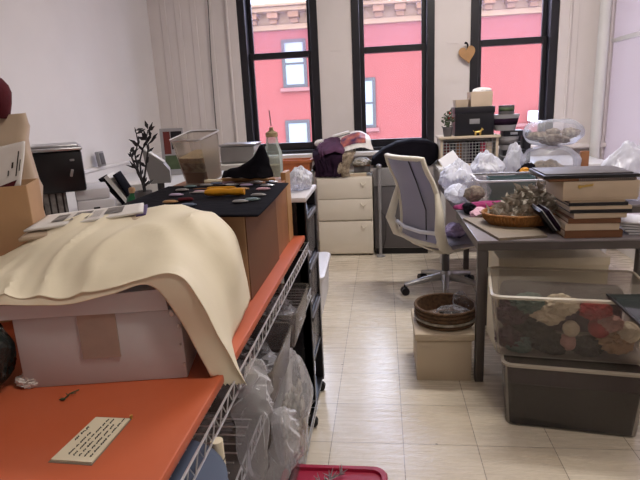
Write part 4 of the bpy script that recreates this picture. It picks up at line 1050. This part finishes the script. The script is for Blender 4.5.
for m, nm in (('felt_red', 'dark red'), ('black_plastic', 'black'), ('kraft_dark', 'brown'), ('dark_grey', 'dark grey'), ('dark_purple', 'plum'), ('black_cloth', 'soft black'), ('crimson', 'bright red'), ('kraft_pale', 'tan')):
    wv = .046
    b = single('book', '%s box file standing in the wire crate' % nm, 'book', MB().box((0, 0, .09), (wv, .2, .18), bev=.003), m, (.745+x+wv/2, 4.93, KZ+.016), group='files in the wire crate'); x += wv+.006
# things on the crate
q0 = at(448, 137, 4.83)
t = thing('potted_plant', 'small green plant with red buds in a grey pot on the wire crate', 'plant', (q0.x, 4.86, KT))
MB().lathe([(0, 0), (.034, 0), (.043, .07), (.046, .072), (.046, .082), (.04, .082), (.038, .06), (0, .06)], n=24).build('pot', 'dark_grey', t)
lv = MB(); fl = MB(); stm = MB(); random.seed(21)
for k in range(13):
    a = random.uniform(0, 2*PI); h = random.uniform(.04, .15); r_ = random.uniform(.01, .05)
    tip = Vector((r_*math.cos(a), r_*math.sin(a), .075+h)); stm.tube([(0, 0, .06), tip*.5+Vector((0, 0, .04)), tip], .0018, 5)
    for j in range(4): leaf(lv, tip+Vector((0, 0, -.02*j)), Vector((random.uniform(-1, 1), random.uniform(-1, 1), random.uniform(-.1, .8))), random.uniform(.025, .045), .008)
    if k % 4 == 0: fl.blob(tip+Vector((0, 0, .005)), (.010, .010, .009), .2, 2, k, 2)
stm.build('stem', 'green_leaf', t); lv.build('leaves', 'green_leaf', t); fl.build('bud', 'yarn_red', t)
bl, br_ = at(455, 130, 4.84), at(494, 130, 4.84); bt = at(474, 107, 4.84).z
t = thing('storage_box', 'black box with a pale label plate standing on the wire crate', 'box', ((bl.x+br_.x)/2, 4.84, KT))
bw_, bh_ = br_.x-bl.x, bt-KT
MB().bx(-bw_/2, bw_/2, 0, .26, 0, bh_, .004).build('body', 'black_plastic', t)
MB().bx(-bw_/2-.004, bw_/2+.004, -.004, .264, bh_*.78, bh_+.002, .004).build('lid', 'black_paint', t)
MB().box((0, -.003, bh_*.5), (.085, .004, .042), bev=.001).build('label_plate', 'grey_metal', t)
q0 = at(478, 134, 4.81)
t = thing('dog_figurine', 'tiny golden dog figurine standing before the black box', 'figurine', (q0.x, 4.812, KT))
q = MB(); q.tube([(-.026, 0, .030), (.0, 0, .031), (.022, 0, .033)], [.008, .0095, .009], 10)
q.tube([(.020, 0, .034), (.030, 0, .048), (.036, 0, .052), (.046, 0, .050)], [.007, .007, .008, .004], 10)
for x in (-.024, -.018, .016, .022): q.tube([(x, .004 if x in (-.024, .016) else -.004, .028), (x+.001, .004 if x in (-.024, .016) else -.004, .0)], [.004, .003], 7)
q.tube([(-.032, 0, .034), (-.042, 0, .046)], [.003, .0015], 6); q.blob((.032, .004, .060), (.003, .002, .006), .1, 2, 1, 2); q.blob((.032, -.004, .060), (.003, .002, .006), .1, 2, 2, 2)
q.build('body', 'gold', t)
tl, tr_ = at(471, 100, 4.86), at(493, 100, 4.86)
t = thing('cardboard_box', 'tan open box on the right half of the black box', 'box', ((tl.x+tr_.x)/2, 4.98, bt+.003))
tw_ = tr_.x-tl.x; th_ = at(480, 92, 4.86).z-bt
MB().tub(tw_, .22, th_, .98, .004, .004).build('body', 'kraft_pale', t, smooth=False)
q = heap('tissue', 'white tissue paper puffing out of the tan open box', 'tissue paper', 482, 90, (.075, .08, .035), 71, 'paper', z=bt+th_-.03, Y=4.98)
tl, tr_ = at(455, 103, 4.86), at(469, 103, 4.86)
t = thing('cardboard_box', 'smaller tan tray box on the left half of the black box', 'box', ((tl.x+tr_.x)/2, 4.95, bt+.003))
q = MB(); q.loft([q.rrect((tr_.x-tl.x)*.84, .15, .006, 0), q.rrect(tr_.x-tl.x, .17, .008, .062), q.rrect(tr_.x-tl.x-.01, .16, .006, .062), q.rrect((tr_.x-tl.x)*.8, .14, .004, .006)]); q.build('body', 'kraft_pale', t, smooth=False)
# tower of tins and cups right of the crate
def cyl(name, label, cat, px, Y, z0, z1, r, m, band=None, taper=1.0, lid=None, sy=1):
    p = at(px, 120, Y); t = thing(name, label, cat, (p.x, Y, z0)); h = z1-z0
    MB().lathe([(0, 0), (r*taper, 0), (r*taper, .003), (r, h-.004), (r, h-.001), (r*.9, h-.001), (0, h-.002)], n=28, sy=sy).build('body', m, t)
    if band: MB().lathe([(r*1.004*(taper+(1-taper)*.35), h*.35), (r*1.004*(taper+(1-taper)*.75), h*.75)], n=28, sy=sy).build('band', band, t, solid=.001)
    if lid: MB().lathe([(0, h-.0005), (r*1.05, h-.0005), (r*1.05, h-.012), (r*1.06, h-.012), (r*1.06, h+.002), (0, h+.002)], n=28, sy=sy).build('lid', lid, t)
    return t
YJ = 4.90
zz = [at(508, y, YJ).z for y in (165, 149, 136, 130, 114, 105)]
t = thing('flat_box', 'black low box at the bottom of the tin tower right of the wire crate', 'box', (at(512, 155, YJ).x, YJ, KZ)); MB().box((0, 0, (zz[1]-KZ)/2), (.19, .2, zz[1]-KZ-.001), bev=.004).build('body', 'black_plastic', t); MB().box((0, 0, (zz[1]-KZ)*.55), (.194, .204, .012)).build('band', 'grey_metal', t, smooth=False)
cyl('cup', 'grey lidded cup on the black low box in the tin tower', 'cup', 509, YJ, zz[1], zz[2]-.0, .085, 'grey_metal', 'dark_grey', .85)
t = thing('flat_box', 'dark flat tin between the grey cup and the tapered tin', 'tin', (at(512, 132, YJ).x, YJ, zz[2])); MB().box((0, 0, (zz[3]-zz[2])/2), (.17, .15, zz[3]-zz[2]-.001), bev=.004).build('body', 'black_plastic', t)
q = MB(); q.box((.0, -.078, (zz[3]-zz[2])/2), (.06, .004, .02), bev=.001); q.build('catch', 'silver', t)
cyl('tin', 'tapered grey tin with dark red printed band high in the tin tower', 'tin', 505, YJ, zz[3], zz[4], .12, 'grey_metal', 'dark_purple', .72)
cyl('tin', 'small dark tin with a green band topping the tin tower', 'tin', 506, YJ, zz[4], zz[5], .065, 'dark_grey', 'green_leaf')
t = thing('gadget', 'black gadget with a rounded knob beside the grey cup right of the tins', 'gadget', (at(524, 140, YJ).x+.02, YJ+.02, KZ)); t.name = 'gadget'
hb = at(524, 130, YJ).z-KZ
MB().box((0, 0, hb*.5), (.07, .09, hb), bev=.008).build('body', 'black_plastic', t); MB().tube([(0, -.045, hb*.8), (0, -.06, hb*.8)], .02, 14).build('knob', 'black_paint', t)
# heart
hp = at(467, 54, YW-.03)
t = thing('heart_ornament', 'tan wooden heart hanging on a black ribbon at the right window frame', 'ornament', (hp.x, YW-.045, hp.z))
pl_ = []
for k in range(40):
    a = 2*PI*k/40; pl_.append((16*math.sin(a)**3*.0048, (13*math.cos(a)-5*math.cos(2*a)-2*math.cos(3*a)-math.cos(4*a))*.0056))
pl_ = [(x*math.cos(.2)-y*math.sin(.2), x*math.sin(.2)+y*math.cos(.2)) for x, y in pl_]
MB().prism(pl_, .018, 'Y').build('heart', 'wood_pale', t)
q = MB(); q.tube([(0, 0, .03), (.004, -.002, .08), (-.008, 0, .10), (-.018, 0, .105), (-.022, 0, .09)], .008, 8); q.build('ribbon', 'black_cloth', t)
M['cloudy_bag'] = film('cloudy_bag', '#f8f8fc', '#dfe2ea', .22, .2, .3, 7, spec=.8, bump=.3)
# ---- bags and bits on the far desk
clearbag((at(553, 133, 4.2).x, 4.2, 1.135), (.205, .13, .095), 81, 'clear bag of brown tufts, upper of the two bags on the far desk', 9, 'brown_fuzz', m='cloudy_bag', corescale=1.15, pillow=True)
clearbag((at(550, 160, 4.2).x, 4.2, .895), (.20, .16, .145), 82, 'milky clear bag of straw coloured fibres under the bag of brown tufts', 8, 'straw', m='cloudy_bag', corescale=1.1, pillow=True)
wb = at(584, 160, 4.36)
single('wooden_block', 'upright brown wooden block beside the two stacked clear bags', 'wooden block', MB().box((0, 0, .088), (.06, .04, at(584, 151, 4.36).z-DZ), bev=.003).move((0, 0, 0)), 'wood', (wb.x, 4.36, DZ))
bpy.data.objects['wooden_block'].location.z = DZ+(at(584, 151, 4.36).z-DZ)/2-.088
clearbag((at(457, 175, 3.95).x, 3.95, DZ+.115), (.115, .16, .115), 83, 'large bluish white plastic bag on the far desk beside the chair back', 0, None, m='milky_bag', amp=.22)
clearbag((at(487, 162, 4.13).x, 4.14, DZ+.135), (.115, .14, .135), 84, 'bright white plastic bag in front of the wire crate', 0, None, m='milky_bag', amp=.26)
clearbag((at(513, 160, 4.45).x, 4.40, DZ+.15), (.075, .08, .15), 85, 'upright pale blue plastic bag in front of the tin tower', 0, None, m='milky_bag', amp=.22)
pa = [at(438, 160, 4.35), at(453, 150, 4.4), at(462, 163, 4.35), at(446, 172, 4.3)]
single('envelope', 'pale blue grey envelope leaning on the wire crate', 'envelope', quadsheet(pa, 0, seed=2), 'white_plastic', world=True, solid=.004)
heap('trinket_pile', 'small black bits between the white bags on the far desk', 'trinkets', 527, 166, (.07, .06, .10), 86, 'black_cloth', z=DZ, Y=4.0)
clearbag((at(458, 190, 3.52).x, 3.56, DZ+.062), (.075, .13, .06), 92, 'low flat white plastic bag at the desk edge, in front of the large bluish bag', 0, None, m='milky_bag', amp=.2)
q0 = at(523, 166, 3.95)
single('ribbon_scrap', 'small yellow scrap beside the black trinkets', 'scrap', MB().blob((0, 0, 0.01), (.028, .02, .018), .4, 2, 4, 3, ridged=True), 'yellow', (q0.x, 3.90, DZ+.145))
# clear bin with teal container
l0, l1 = at(498, 190, 3.55), at(562, 185, 3.5)
t = thing('storage_bin', 'open clear plastic bin with a white rim on the far desk holding a teal tub', 'storage bin', ((l0.x+l1.x)/2-.055, 3.60, DZ+.001), -.02)
bw2 = .54; bh2 = at(520, 178, 3.52).z-DZ
MB().tub(bw2, .36, bh2, .9, .03, .003).build('tub', 'clear_tub', t)
R = MB(); R.loft([R.rrect(bw2, .36, .03, bh2-.01), R.rrect(bw2+.03, .39, .04, bh2-.008), R.rrect(bw2+.03, .39, .04, bh2+.002), R.rrect(bw2-.006, .354, .028, bh2+.002)], False, False); R.build('rim', 'white_plastic', t)
c0, c1 = at(488, 190, 3.53), at(534, 190, 3.53)
t = thing('plastic_tub', 'grey teal oblong tub standing inside the open clear bin', 'tub', ((c0.x+c1.x)/2, 3.55, DZ+.006)); t.name = 'plastic_tub'
q = MB(); q.tub(c1.x-c0.x, .13, at(510, 179, 3.48).z-DZ, .94, .025, .004); q.build('tub', 'teal', t)
clearbag((at(474, 186, 3.42).x, 3.42, DZ+.085), (.095, .075, .085), 87, 'clear bag holding a round brown tuft at the left desk edge', 1, 'brown_fuzz', corescale=2.2)
heap('cloth', 'magenta cloth lying in front of the teal tub', 'cloth', 487, 199, (.16, .07, .026), 88, 'magenta', z=DZ+.001, Y=3.24)
heap('cloth', 'pale pink crumpled cloth between the basket tray and the desk edge', 'cloth', 480, 210, (.05, .09, .022), 89, 'pink_cloth', z=DZ+.001, Y=3.08)
heap('pouch', 'small black pouch at the left edge of the desks near the chair', 'pouch', 470, 210, (.035, .06, .032), 90, 'black_cloth', z=DZ+.001, Y=3.17)
# flat boards under the basket
bp = [az(463, 219, DZ+.006), az(499, 239.5, DZ+.006), az(547, 236.5, DZ+.006), az(520, 216, DZ+.006)]
m_ = slab(bp, DZ+.001, .012); single('portfolio', 'thin dull tan board lying crooked under the basket tray', 'board', m_, 'board_dull', bp[0], world=True, smooth=False)
# basket tray with dried leaves
bc = az(519, 219, DZ+.03); bc = Vector((bc.x, bc.y, DZ+.014))
t = thing('basket_tray', 'round tan wicker tray with a ribbed rim, heaped with dried leaves', 'basket tray', bc)
rx_ = (at(557, 219, bc.y).x-at(483, 219, bc.y).x)/2
MB().lathe([(0, 0), (rx_*.82, 0), (rx_*.95, .025), (rx_, .055), (rx_*.97, .058), (rx_*.9, .03), (rx_*.78, .008), (0, .008)], n=48, sy=.82).build('tray', 'tan_wicker', t)
q = MB()
for k in range(64):
    a = 2*PI*k/64; q.tube([(rx_*.84*math.cos(a), .82*rx_*.84*math.sin(a), .004), (rx_*.965*math.cos(a), .82*rx_*.965*math.sin(a), .027), (rx_*1.012*math.cos(a), .82*rx_*1.012*math.sin(a), .055)], .0035, 5)
q.build('rib', 'tan_wicker', t)['kind'] = 'stuff'
q = MB(); q.tube([(rx_*1.0*math.cos(2*PI*k/48), .82*rx_*math.sin(2*PI*k/48), .057) for k in range(48)], .006, 7, closed=True); q.build('rim', 'tan_wicker', t)
q = MB(); random.seed(33)
hc = at(530, 200, bc.y+.03)
for k in range(620):
    a = random.uniform(0, 2*PI); rr = math.sqrt(random.random())
    x = .045+rx_*1.08*rr*math.cos(a); y = .03+rx_*.72*rr*math.sin(a)
    hz = .03+.15*max(0, 1-((x-.07)/(rx_*1.0))**2-((y-.03)/(rx_*.8))**2)*random.uniform(.6, 1.0)
    d = Vector((random.uniform(-1, 1), random.uniform(-1, 1), random.uniform(-.3, .6)))
    leaf(q, Vector((x, y, hz)), d, random.uniform(.03, .07), random.uniform(.006, .013))
q.blob((.05, .03, .045), (rx_*.75, rx_*.55, .07), .25, 3, 5, 4)
o = single('dried_leaves', 'heap of grey green dried leaves in the round wicker tray', 'dried leaves', q, 'leaf_scraps', bc); o['kind'] = 'stuff'
# ------------------------------------------------------------------ book stack
SY = 2.545
layers = [(564, 622, 240.5, 233, 'kraft_dark', 'dark brown album at the very bottom of the book stack', .24),
 (565, 619, 232.5, 226, 'kraft_pale', 'tan album second from the bottom of the book stack', .23),
 (569, 621, 225.5, 220.5, 'kraft_dark', 'dark brown album third from the bottom of the book stack', .22),
 (573, 626, 220, 215, 'kraft_pale', 'tan book in the middle of the stack, under two thin ones', .23),
 (571, 632, 214.5, 211, 'black_plastic', 'thin black book sticking out to the right in the middle of the stack', .24),
 (570, 632, 210.7, 207.2, 'kraft_pale', 'thin pale tan book on the black one in the stack', .23),
 (569, 628, 206.8, 203.5, 'black_paint', 'thin black book fourth from the top of the stack', .22),
 (570, 625, 203, 200.5, 'kraft_pale', 'tan book directly under the big kraft box of the stack', .22)]
zc_ = DZ+.001
for (xa, xb, yb0, yt0, m, lab, dp) in layers:
    a, b = at(xa, yb0, SY), at(xb, yb0, SY); h = abs(at(xa, yt0, SY).z-at(xa, yb0, SY).z)*1.0
    t = thing('album', lab, 'book', ((a.x+b.x)/2, SY+dp/2, zc_), random.uniform(-.03, .03), 'books in the stack on the desk')
    w_ = b.x-a.x
    c = MB(); c.bx(-w_/2, w_/2, -dp/2, dp/2, 0, .003, .001); c.bx(-w_/2, w_/2, -dp/2, dp/2, h-.003, h, .001); c.bx(-w_/2, w_/2, -dp/2, -dp/2+.004, .003, h-.003); c.build('cover', m, t, smooth=False)
    MB().bx(-w_/2+.004, w_/2-.004, -dp/2+.005, dp/2-.004, .0032, h-.0032).build('pages', 'beige_card', t, smooth=False)
    zc_ += h+.0006
a, b = at(562, 198, SY+.01), at(636, 196, SY+.01); hb = at(600, 181, SY).z-at(600, 200, SY).z
t = thing('gift_box', 'kraft cardboard box with a gold script mark near the top of the book stack', 'box', ((a.x+b.x)/2, SY+.12, zc_), -.01)
w_ = b.x-a.x
MB().bx(-w_/2, w_/2, -.13, .14, 0, hb*.6, .003).build('body', 'kraft_pale', t)
MB().bx(-w_/2-.003, w_/2+.003, -.133, .143, hb*.1, hb, .004).build('lid', 'kraft_pale', t)
g = MB(); pts_ = []
for k in range(40):
    u = k/39; pts_.append((-w_/2+w_*(.19+.20*u), -.1345, hb*(.72+.10*u)+.007*math.sin(k*1.7)*(1.4 if k < 8 else .8)))
g.tube(pts_, .0026, 5); g.build('script_mark', 'gold', t)
zc_ += hb+.001
for k, (xa, xb, m, th, dp, lab, dx) in enumerate(((548, 636, 'kraft_dark', .012, .26, 'brown spiral sketchbook under the black portfolio on the book stack', 0), (545, 640, 'black_plastic', .016, .30, 'black portfolio at the very top of the book stack', 0))):
    a, b = at(xa, 178-4*k, SY-.0), at(xb, 178-4*k, SY-.0); w_ = b.x-a.x
    t = thing('sketchbook' if k == 0 else 'portfolio', lab, 'book', ((a.x+b.x)/2, SY+dp/2-.01, zc_), -.03*k)
    MB().bx(-w_/2, w_/2, -dp/2, dp/2, 0, th, .003).build('cover', m, t)
    if k == 0:
        s = MB()
        for j in range(30): x = -w_/2+w_*(.35+.62*j/29); s.tube([(x, -dp/2-.002, .0), (x+.002, -dp/2-.006, th*.5), (x, -dp/2-.002, th)], .0016, 5)
        s.build('spiral', 'grey_metal', t)
    else:
        MB().bx(-w_/2+.01, w_/2-.02, -dp/2+.02, dp/2-.02, th, th+.006, .002).build('sheen_slab', 'dark_grey', t)  # lighter slab puts the sheen of the black cover into colour
    zc_ += th+.0005
for k, (px, lab, m) in enumerate(((558, 'plum covered notebook leaning against the left of the book stack', 'dark_purple'), (551, 'dark notebook with a white edge leaning on the plum notebook', 'black_plastic'))):
    p = at(px, 226, 2.63)
    t = thing('notebook', lab, 'notebook', (p.x+.018, 2.70, DZ+.0145), 0)
    c = MB(); c.box((0, 0, .066), (.014, .17, .125), bev=.002); c.xf(Matrix.Rotation(-.62, 4, 'Y')); c.build('cover', m, t)
    c = MB(); c.box((.009, -.0, .066), (.003, .172, .127)); c.xf(Matrix.Rotation(-.62, 4, 'Y')); c.build('pages', 'white_plastic', t, smooth=False)
# white sheets fan and plastic at the right edge
for k in range(5):
    a = at(619+k*1.0, 238-3.2*k, 2.62)
    single('envelope', ['white envelope at the bottom of the fan right of the book stack', 'white envelope second from the bottom of the fan at the desk edge', 'white envelope in the middle of the fan at the desk edge', 'white envelope second from the top of the fan at the desk edge', 'white envelope topmost of the fan right of the book stack'][k], 'envelope',
        MB().box((.06, .02, 0), (.16, .2, .008), bev=.001), 'white_plastic', (1.172-.008*k, 2.67, DZ+.006+k*.0135), -.1-.08*k, group='white envelopes beside the book stack')
clearbag((1.49, 3.05+.42, DZ+.17), (.16, .12, .17), 91, 'large white plastic bag standing right of the book stack', 0, None, m='milky_bag', amp=.2)
# ------------------------------------------------------------------ under the desk
M['rim_clear'] = film('rim_clear', '#f2efe8', '#d8cfc0', .55, .25)
def bigbin(loc, rz, w, d, h, label, body, tap=.88, lidm='clear_lid', rim='rim_clear', lid=True):
    t = thing('storage_bin', label, 'storage bin', loc, rz)
    MB().tub(w, d, h, tap, .035, .0035).build('tub', body, t)
    if lid:
        L = MB(); R = L.rrect
        L.loft([R(w-.004, d-.004, .035, h+.004), R(w-.004, d-.004, .035, h+.008)]); L.build('lid', lidm, t)
    q = MB(); R = q.rrect
    q.loft([R(w+.002, d+.002, .036, h-.006), R(w+.016, d+.016, .042, h-.004), R(w+.018, d+.018, .043, h+.006), R(w-.006, d-.006, .035, h+.010)], False, False); q.build('rim', rim, t)
    return t
rzb = -.165
p0 = Vector((.497, 2.155, 0)); w1, d1, h1 = .56, .40, .292
c1 = p0+Matrix.Rotation(rzb, 3, 'Z')@Vector((w1/2, d1/2, 0))
bigbin(c1, rzb, w1, d1, h1, 'clear storage bin of dark cloth standing on the floor under another bin', 'clear_tub', .93)
q = MB(); q.loft([q.rrect(w1*.91, d1*.91, .03, .006), q.rrect(w1*.93, d1*.93, .03, .19), q.rrect(w1*.93, d1*.93, .03, .20)])
for v in q.bm.verts: v.co += mnoise.noise_vector(v.co*11)*.006
single('folded_cloth', 'folded black cloth filling the lower storage bin', 'cloth', q, 'black_cloth', (c1.x, c1.y, .002), rzb)
q = MB(); q.loft([q.rrect(w1*.935, d1*.93, .03, 0), q.rrect(w1*.955, d1*.95, .03, .03), q.rrect(w1*.95, d1*.94, .03, .072)])
for v in q.bm.verts: v.co += mnoise.noise_vector(v.co*13)*.004
single('folded_cloth', 'plum cloth on top of the black cloth inside the lower storage bin', 'cloth', q, 'dark_purple', (c1.x, c1.y, .206), rzb)
rzu = -.15
w2, d2, h2 = .64, .43, .272
p1 = Vector((.452, 2.205, .308)); c2 = p1+Matrix.Rotation(rzu, 3, 'Z')@Vector((w2/2, d2/2, 0))
bigbin(c2, rzu, w2, d2, h2, 'large clear storage bin full of yarn and soft scraps on top of the dark bin', 'clear_tub', .92)
ball = [((573, 333), .034, 'yarn_white', 'white yarn ball in the front middle of the clear bin', 0), ((569, 347), .036, 'yarn_pink', 'pinkish yarn ball under the white yarn ball', 0),
 ((548, 318), .05, 'yarn_white', 'bundle of off white wool left of the yarn ball in the clear bin', 1), ((563, 310), .045, 'yarn_white', 'off white wool roll near the top front of the clear bin', 1),
 ((598, 315), .040, 'yarn_red', 'red yarn bundle near the top of the clear bin', 1), ((602, 333), .042, 'yarn_red', 'red yarn bundle lower in the clear bin beside the white ball', 0),
 ((618, 348), .048, 'yarn_tan', 'tan soft bundle at the right in the clear bin', 1), ((632, 338), .045, 'yarn_white', 'cream soft bundle at the far right of the clear bin', 0),
 ((530, 308), .045, 'yarn_teal', 'grey teal yarn near the top left of the clear bin', 1), ((520, 350), .042, 'yarn_teal', 'dull teal yarn at the bottom left of the clear bin', 1),
 ((504, 318), .048, 'yarn_plum', 'plum cloth bundle at the upper left of the clear bin', 1), ((506, 342), .045, 'yarn_plum', 'plum wool at the lower left of the clear bin', 1),
 ((545, 345), .048, 'yarn_black', 'black wool in the lower middle of the clear bin', 1), ((590, 352), .042, 'yarn_black', 'black wool bundle under the red yarn', 1),
 ((532, 330), .045, 'yarn_black', 'black wool left of the off white bundle', 1), ((555, 360), .035, 'yarn_black', 'black wool at the bottom middle of the clear bin', 1), ((612, 328), .035, 'yarn_pink', 'pale pink scrap beside the red yarn', 1)]
Ri = Matrix.Rotation(rzu, 3, 'Z'); nf = Ri@Vector((0, -1, 0))
for (px, py), r, m, lab, kind in ball:
    # distance where the sight line meets the front wall of the bin, then behind it
    d = ray(px, py); fpt = p1+Ri@Vector((w2/2, .02, 0)); s = (fpt-CAMP).dot(nf)/d.dot(nf)
    c = CAMP+d*s-nf*(r+.012)
    lc = Ri.inverted()@(c-c2); m_x = w2/2*.92-r*1.4; lc.x = max(-m_x, min(m_x, lc.x)); c = c2+Ri@lc
    c.z = max(c.z, p1.z+r*.8+.006); c.z = min(c.z, p1.z+h2-r*.85)
    b = MB()
    if kind == 0:
        b.blob((0, 0, 0), (r, r*.95, r*.95), .05, 4, 3, 4)
        random.seed(int(px))
        for k in range(9):
            ax_ = Vector((random.uniform(-1, 1), random.uniform(-1, 1), random.uniform(-1, 1))).normalized(); u = ax_.orthogonal().normalized(); w = ax_.cross(u)
            b.tube([(u*math.cos(2*PI*j/20)+w*math.sin(2*PI*j/20))*r*.99+ax_*r*.1*(k % 3-1) for j in range(20)], .002, 4, closed=True)
        single('yarn_ball', lab, 'yarn', b, m, c, group='yarn in the clear bin')
    else:
        b.blob((0, 0, 0), (r*1.35, r*.9, r*.9), .35, 2.6, px, 4, ridged=True); single('wool_bundle', lab, 'wool', b, m, c, rzu, group='wool in the clear bin')
bk_ = MB().box((0, 0, 0), (w2*.84, .12, h2*.8), bev=.04, seg=4)
for v in bk_.bm.verts: v.co += mnoise.noise_vector(v.co*13)*.015
single('wool_bundle', 'mass of dark plum wool filling the back of the clear bin', 'wool', bk_, 'yarn_plum', c2+Ri@Vector((0, .12, h2*.44)), rzu, group='wool in the clear bin')
# dark glass panel on the bin lid
zt = p1.z+h2+.0125
a, b = az(607, 295.5, zt), az(646, 331, zt); dd = (b-a).normalized(); e = Vector((-dd.y, dd.x, 0))
t = thing('glass_sheet', 'dark edged sheet of glass lying over the front of the big clear bin', 'glass sheet', a)
P = [a, b, b+e*.22, a+e*.16]
q = MB(); q.loft([[p for p in P], [p+Vector((0, 0, .006)) for p in P]]); q.build('pane', 'dark_glass', t, world=True, smooth=False)
q = MB(); q.loft([[a-e*.004, b-e*.004, b+e*.004, a+e*.004], [p+Vector((0, 0, .008)) for p in (a-e*.004, b-e*.004, b+e*.004, a+e*.004)]]); q.build('edge', 'black_plastic', t, world=True, smooth=False)
# cream carton behind the bins
a, b = at(499, 262, 2.86), at(611, 262, 2.86); zt = at(555, 258, 2.86).z
t = thing('carton', 'tall cream lidded carton under the desk behind the clear bin', 'carton', ((a.x+b.x)/2, 2.86+.16, 0)); w_ = b.x-a.x
MB().box((0, 0, (zt-.03)/2), (w_-.008, .30, zt-.03), bev=.004).build('body', 'cream_paper', t)
MB().box((0, 0, zt-.022), (w_, .31, .044), bev=.004).build('lid', 'cream_paper', t)
heap('paper', 'white crumpled paper under the desk right of the cream carton', 'paper', 620, 268, (.05, .05, .05), 95, 'paper', z=0, Y=2.9)
# beige box with basket
bx0, bx1 = .155, .428
bt_ = at(419, 334, 2.54).z
t = thing('lidded_box', 'beige lidded cardboard box on the floor beside the desk leg', 'box', ((bx0+bx1)/2, 2.545, 0), .0)
w_ = bx1-bx0
MB().bx(-w_/2, w_/2, 0, .34, 0, bt_-.002, .003).build('body', 'beige_card', t)
MB().bx(-w_/2-.012, w_/2+.012, -.012, .352, bt_-.035, bt_, .005).build('lid', 'beige_card', t)
ba = at(445, 312, 2.72)
rb = (at(475, 305, 2.72).x-at(415, 305, 2.72).x)/2
t = thing('wicker_basket', 'shallow round brown wicker basket on the beige box', 'basket', (ba.x, 2.715, bt_+.001))
q = MB(); q.lathe([(0, 0), (rb*.9, 0), (rb*.97, .02), (rb, .05), (rb*.99, .092), (rb*.95, .095), (rb*.93, .05), (rb*.88, .012), (0, .01)], n=44); q.build('wall', 'brown_wicker', t)
for z in (.012, .032, .052, .072, .092):
    q = MB(); q.tube([(rb*(1.0 if z > .02 else .96)*math.cos(2*PI*k/40), rb*(1.0 if z > .02 else .96)*math.sin(2*PI*k/40), z+.003*math.sin(k*PI)) for k in range(40)], .0075, 7, closed=True); q.build('woven_band', 'brown_wicker' if z != .032 else 'leaf_scraps', t)
clearbag((ba.x+.03, 2.69, bt_+.055), (.10, .06, .035), 97, 'crumpled clear wrapper holding dark bits inside the brown wicker basket', 4, 'ink', amp=.3, corescale=.9)
clearbag((ba.x+.095, 2.80, bt_+.078), (.045, .05, .05), 98, 'piece of shiny clear film sticking out of the brown wicker basket', 0, None, amp=.3)
vs = scn.view_settings
vs.view_transform = 'Standard'; vs.look = 'None'; vs.gamma = 1; vs.use_curve_mapping = False; vs.exposure = 1.05
scn.cycles.max_bounces = 10; scn.cycles.transparent_max_bounces = 24; scn.cycles.diffuse_bounces = 5; scn.cycles.glossy_bounces = 4
scn.cycles.caustics_reflective = False; scn.cycles.caustics_refractive = False; scn.cycles.sample_clamp_indirect = 6
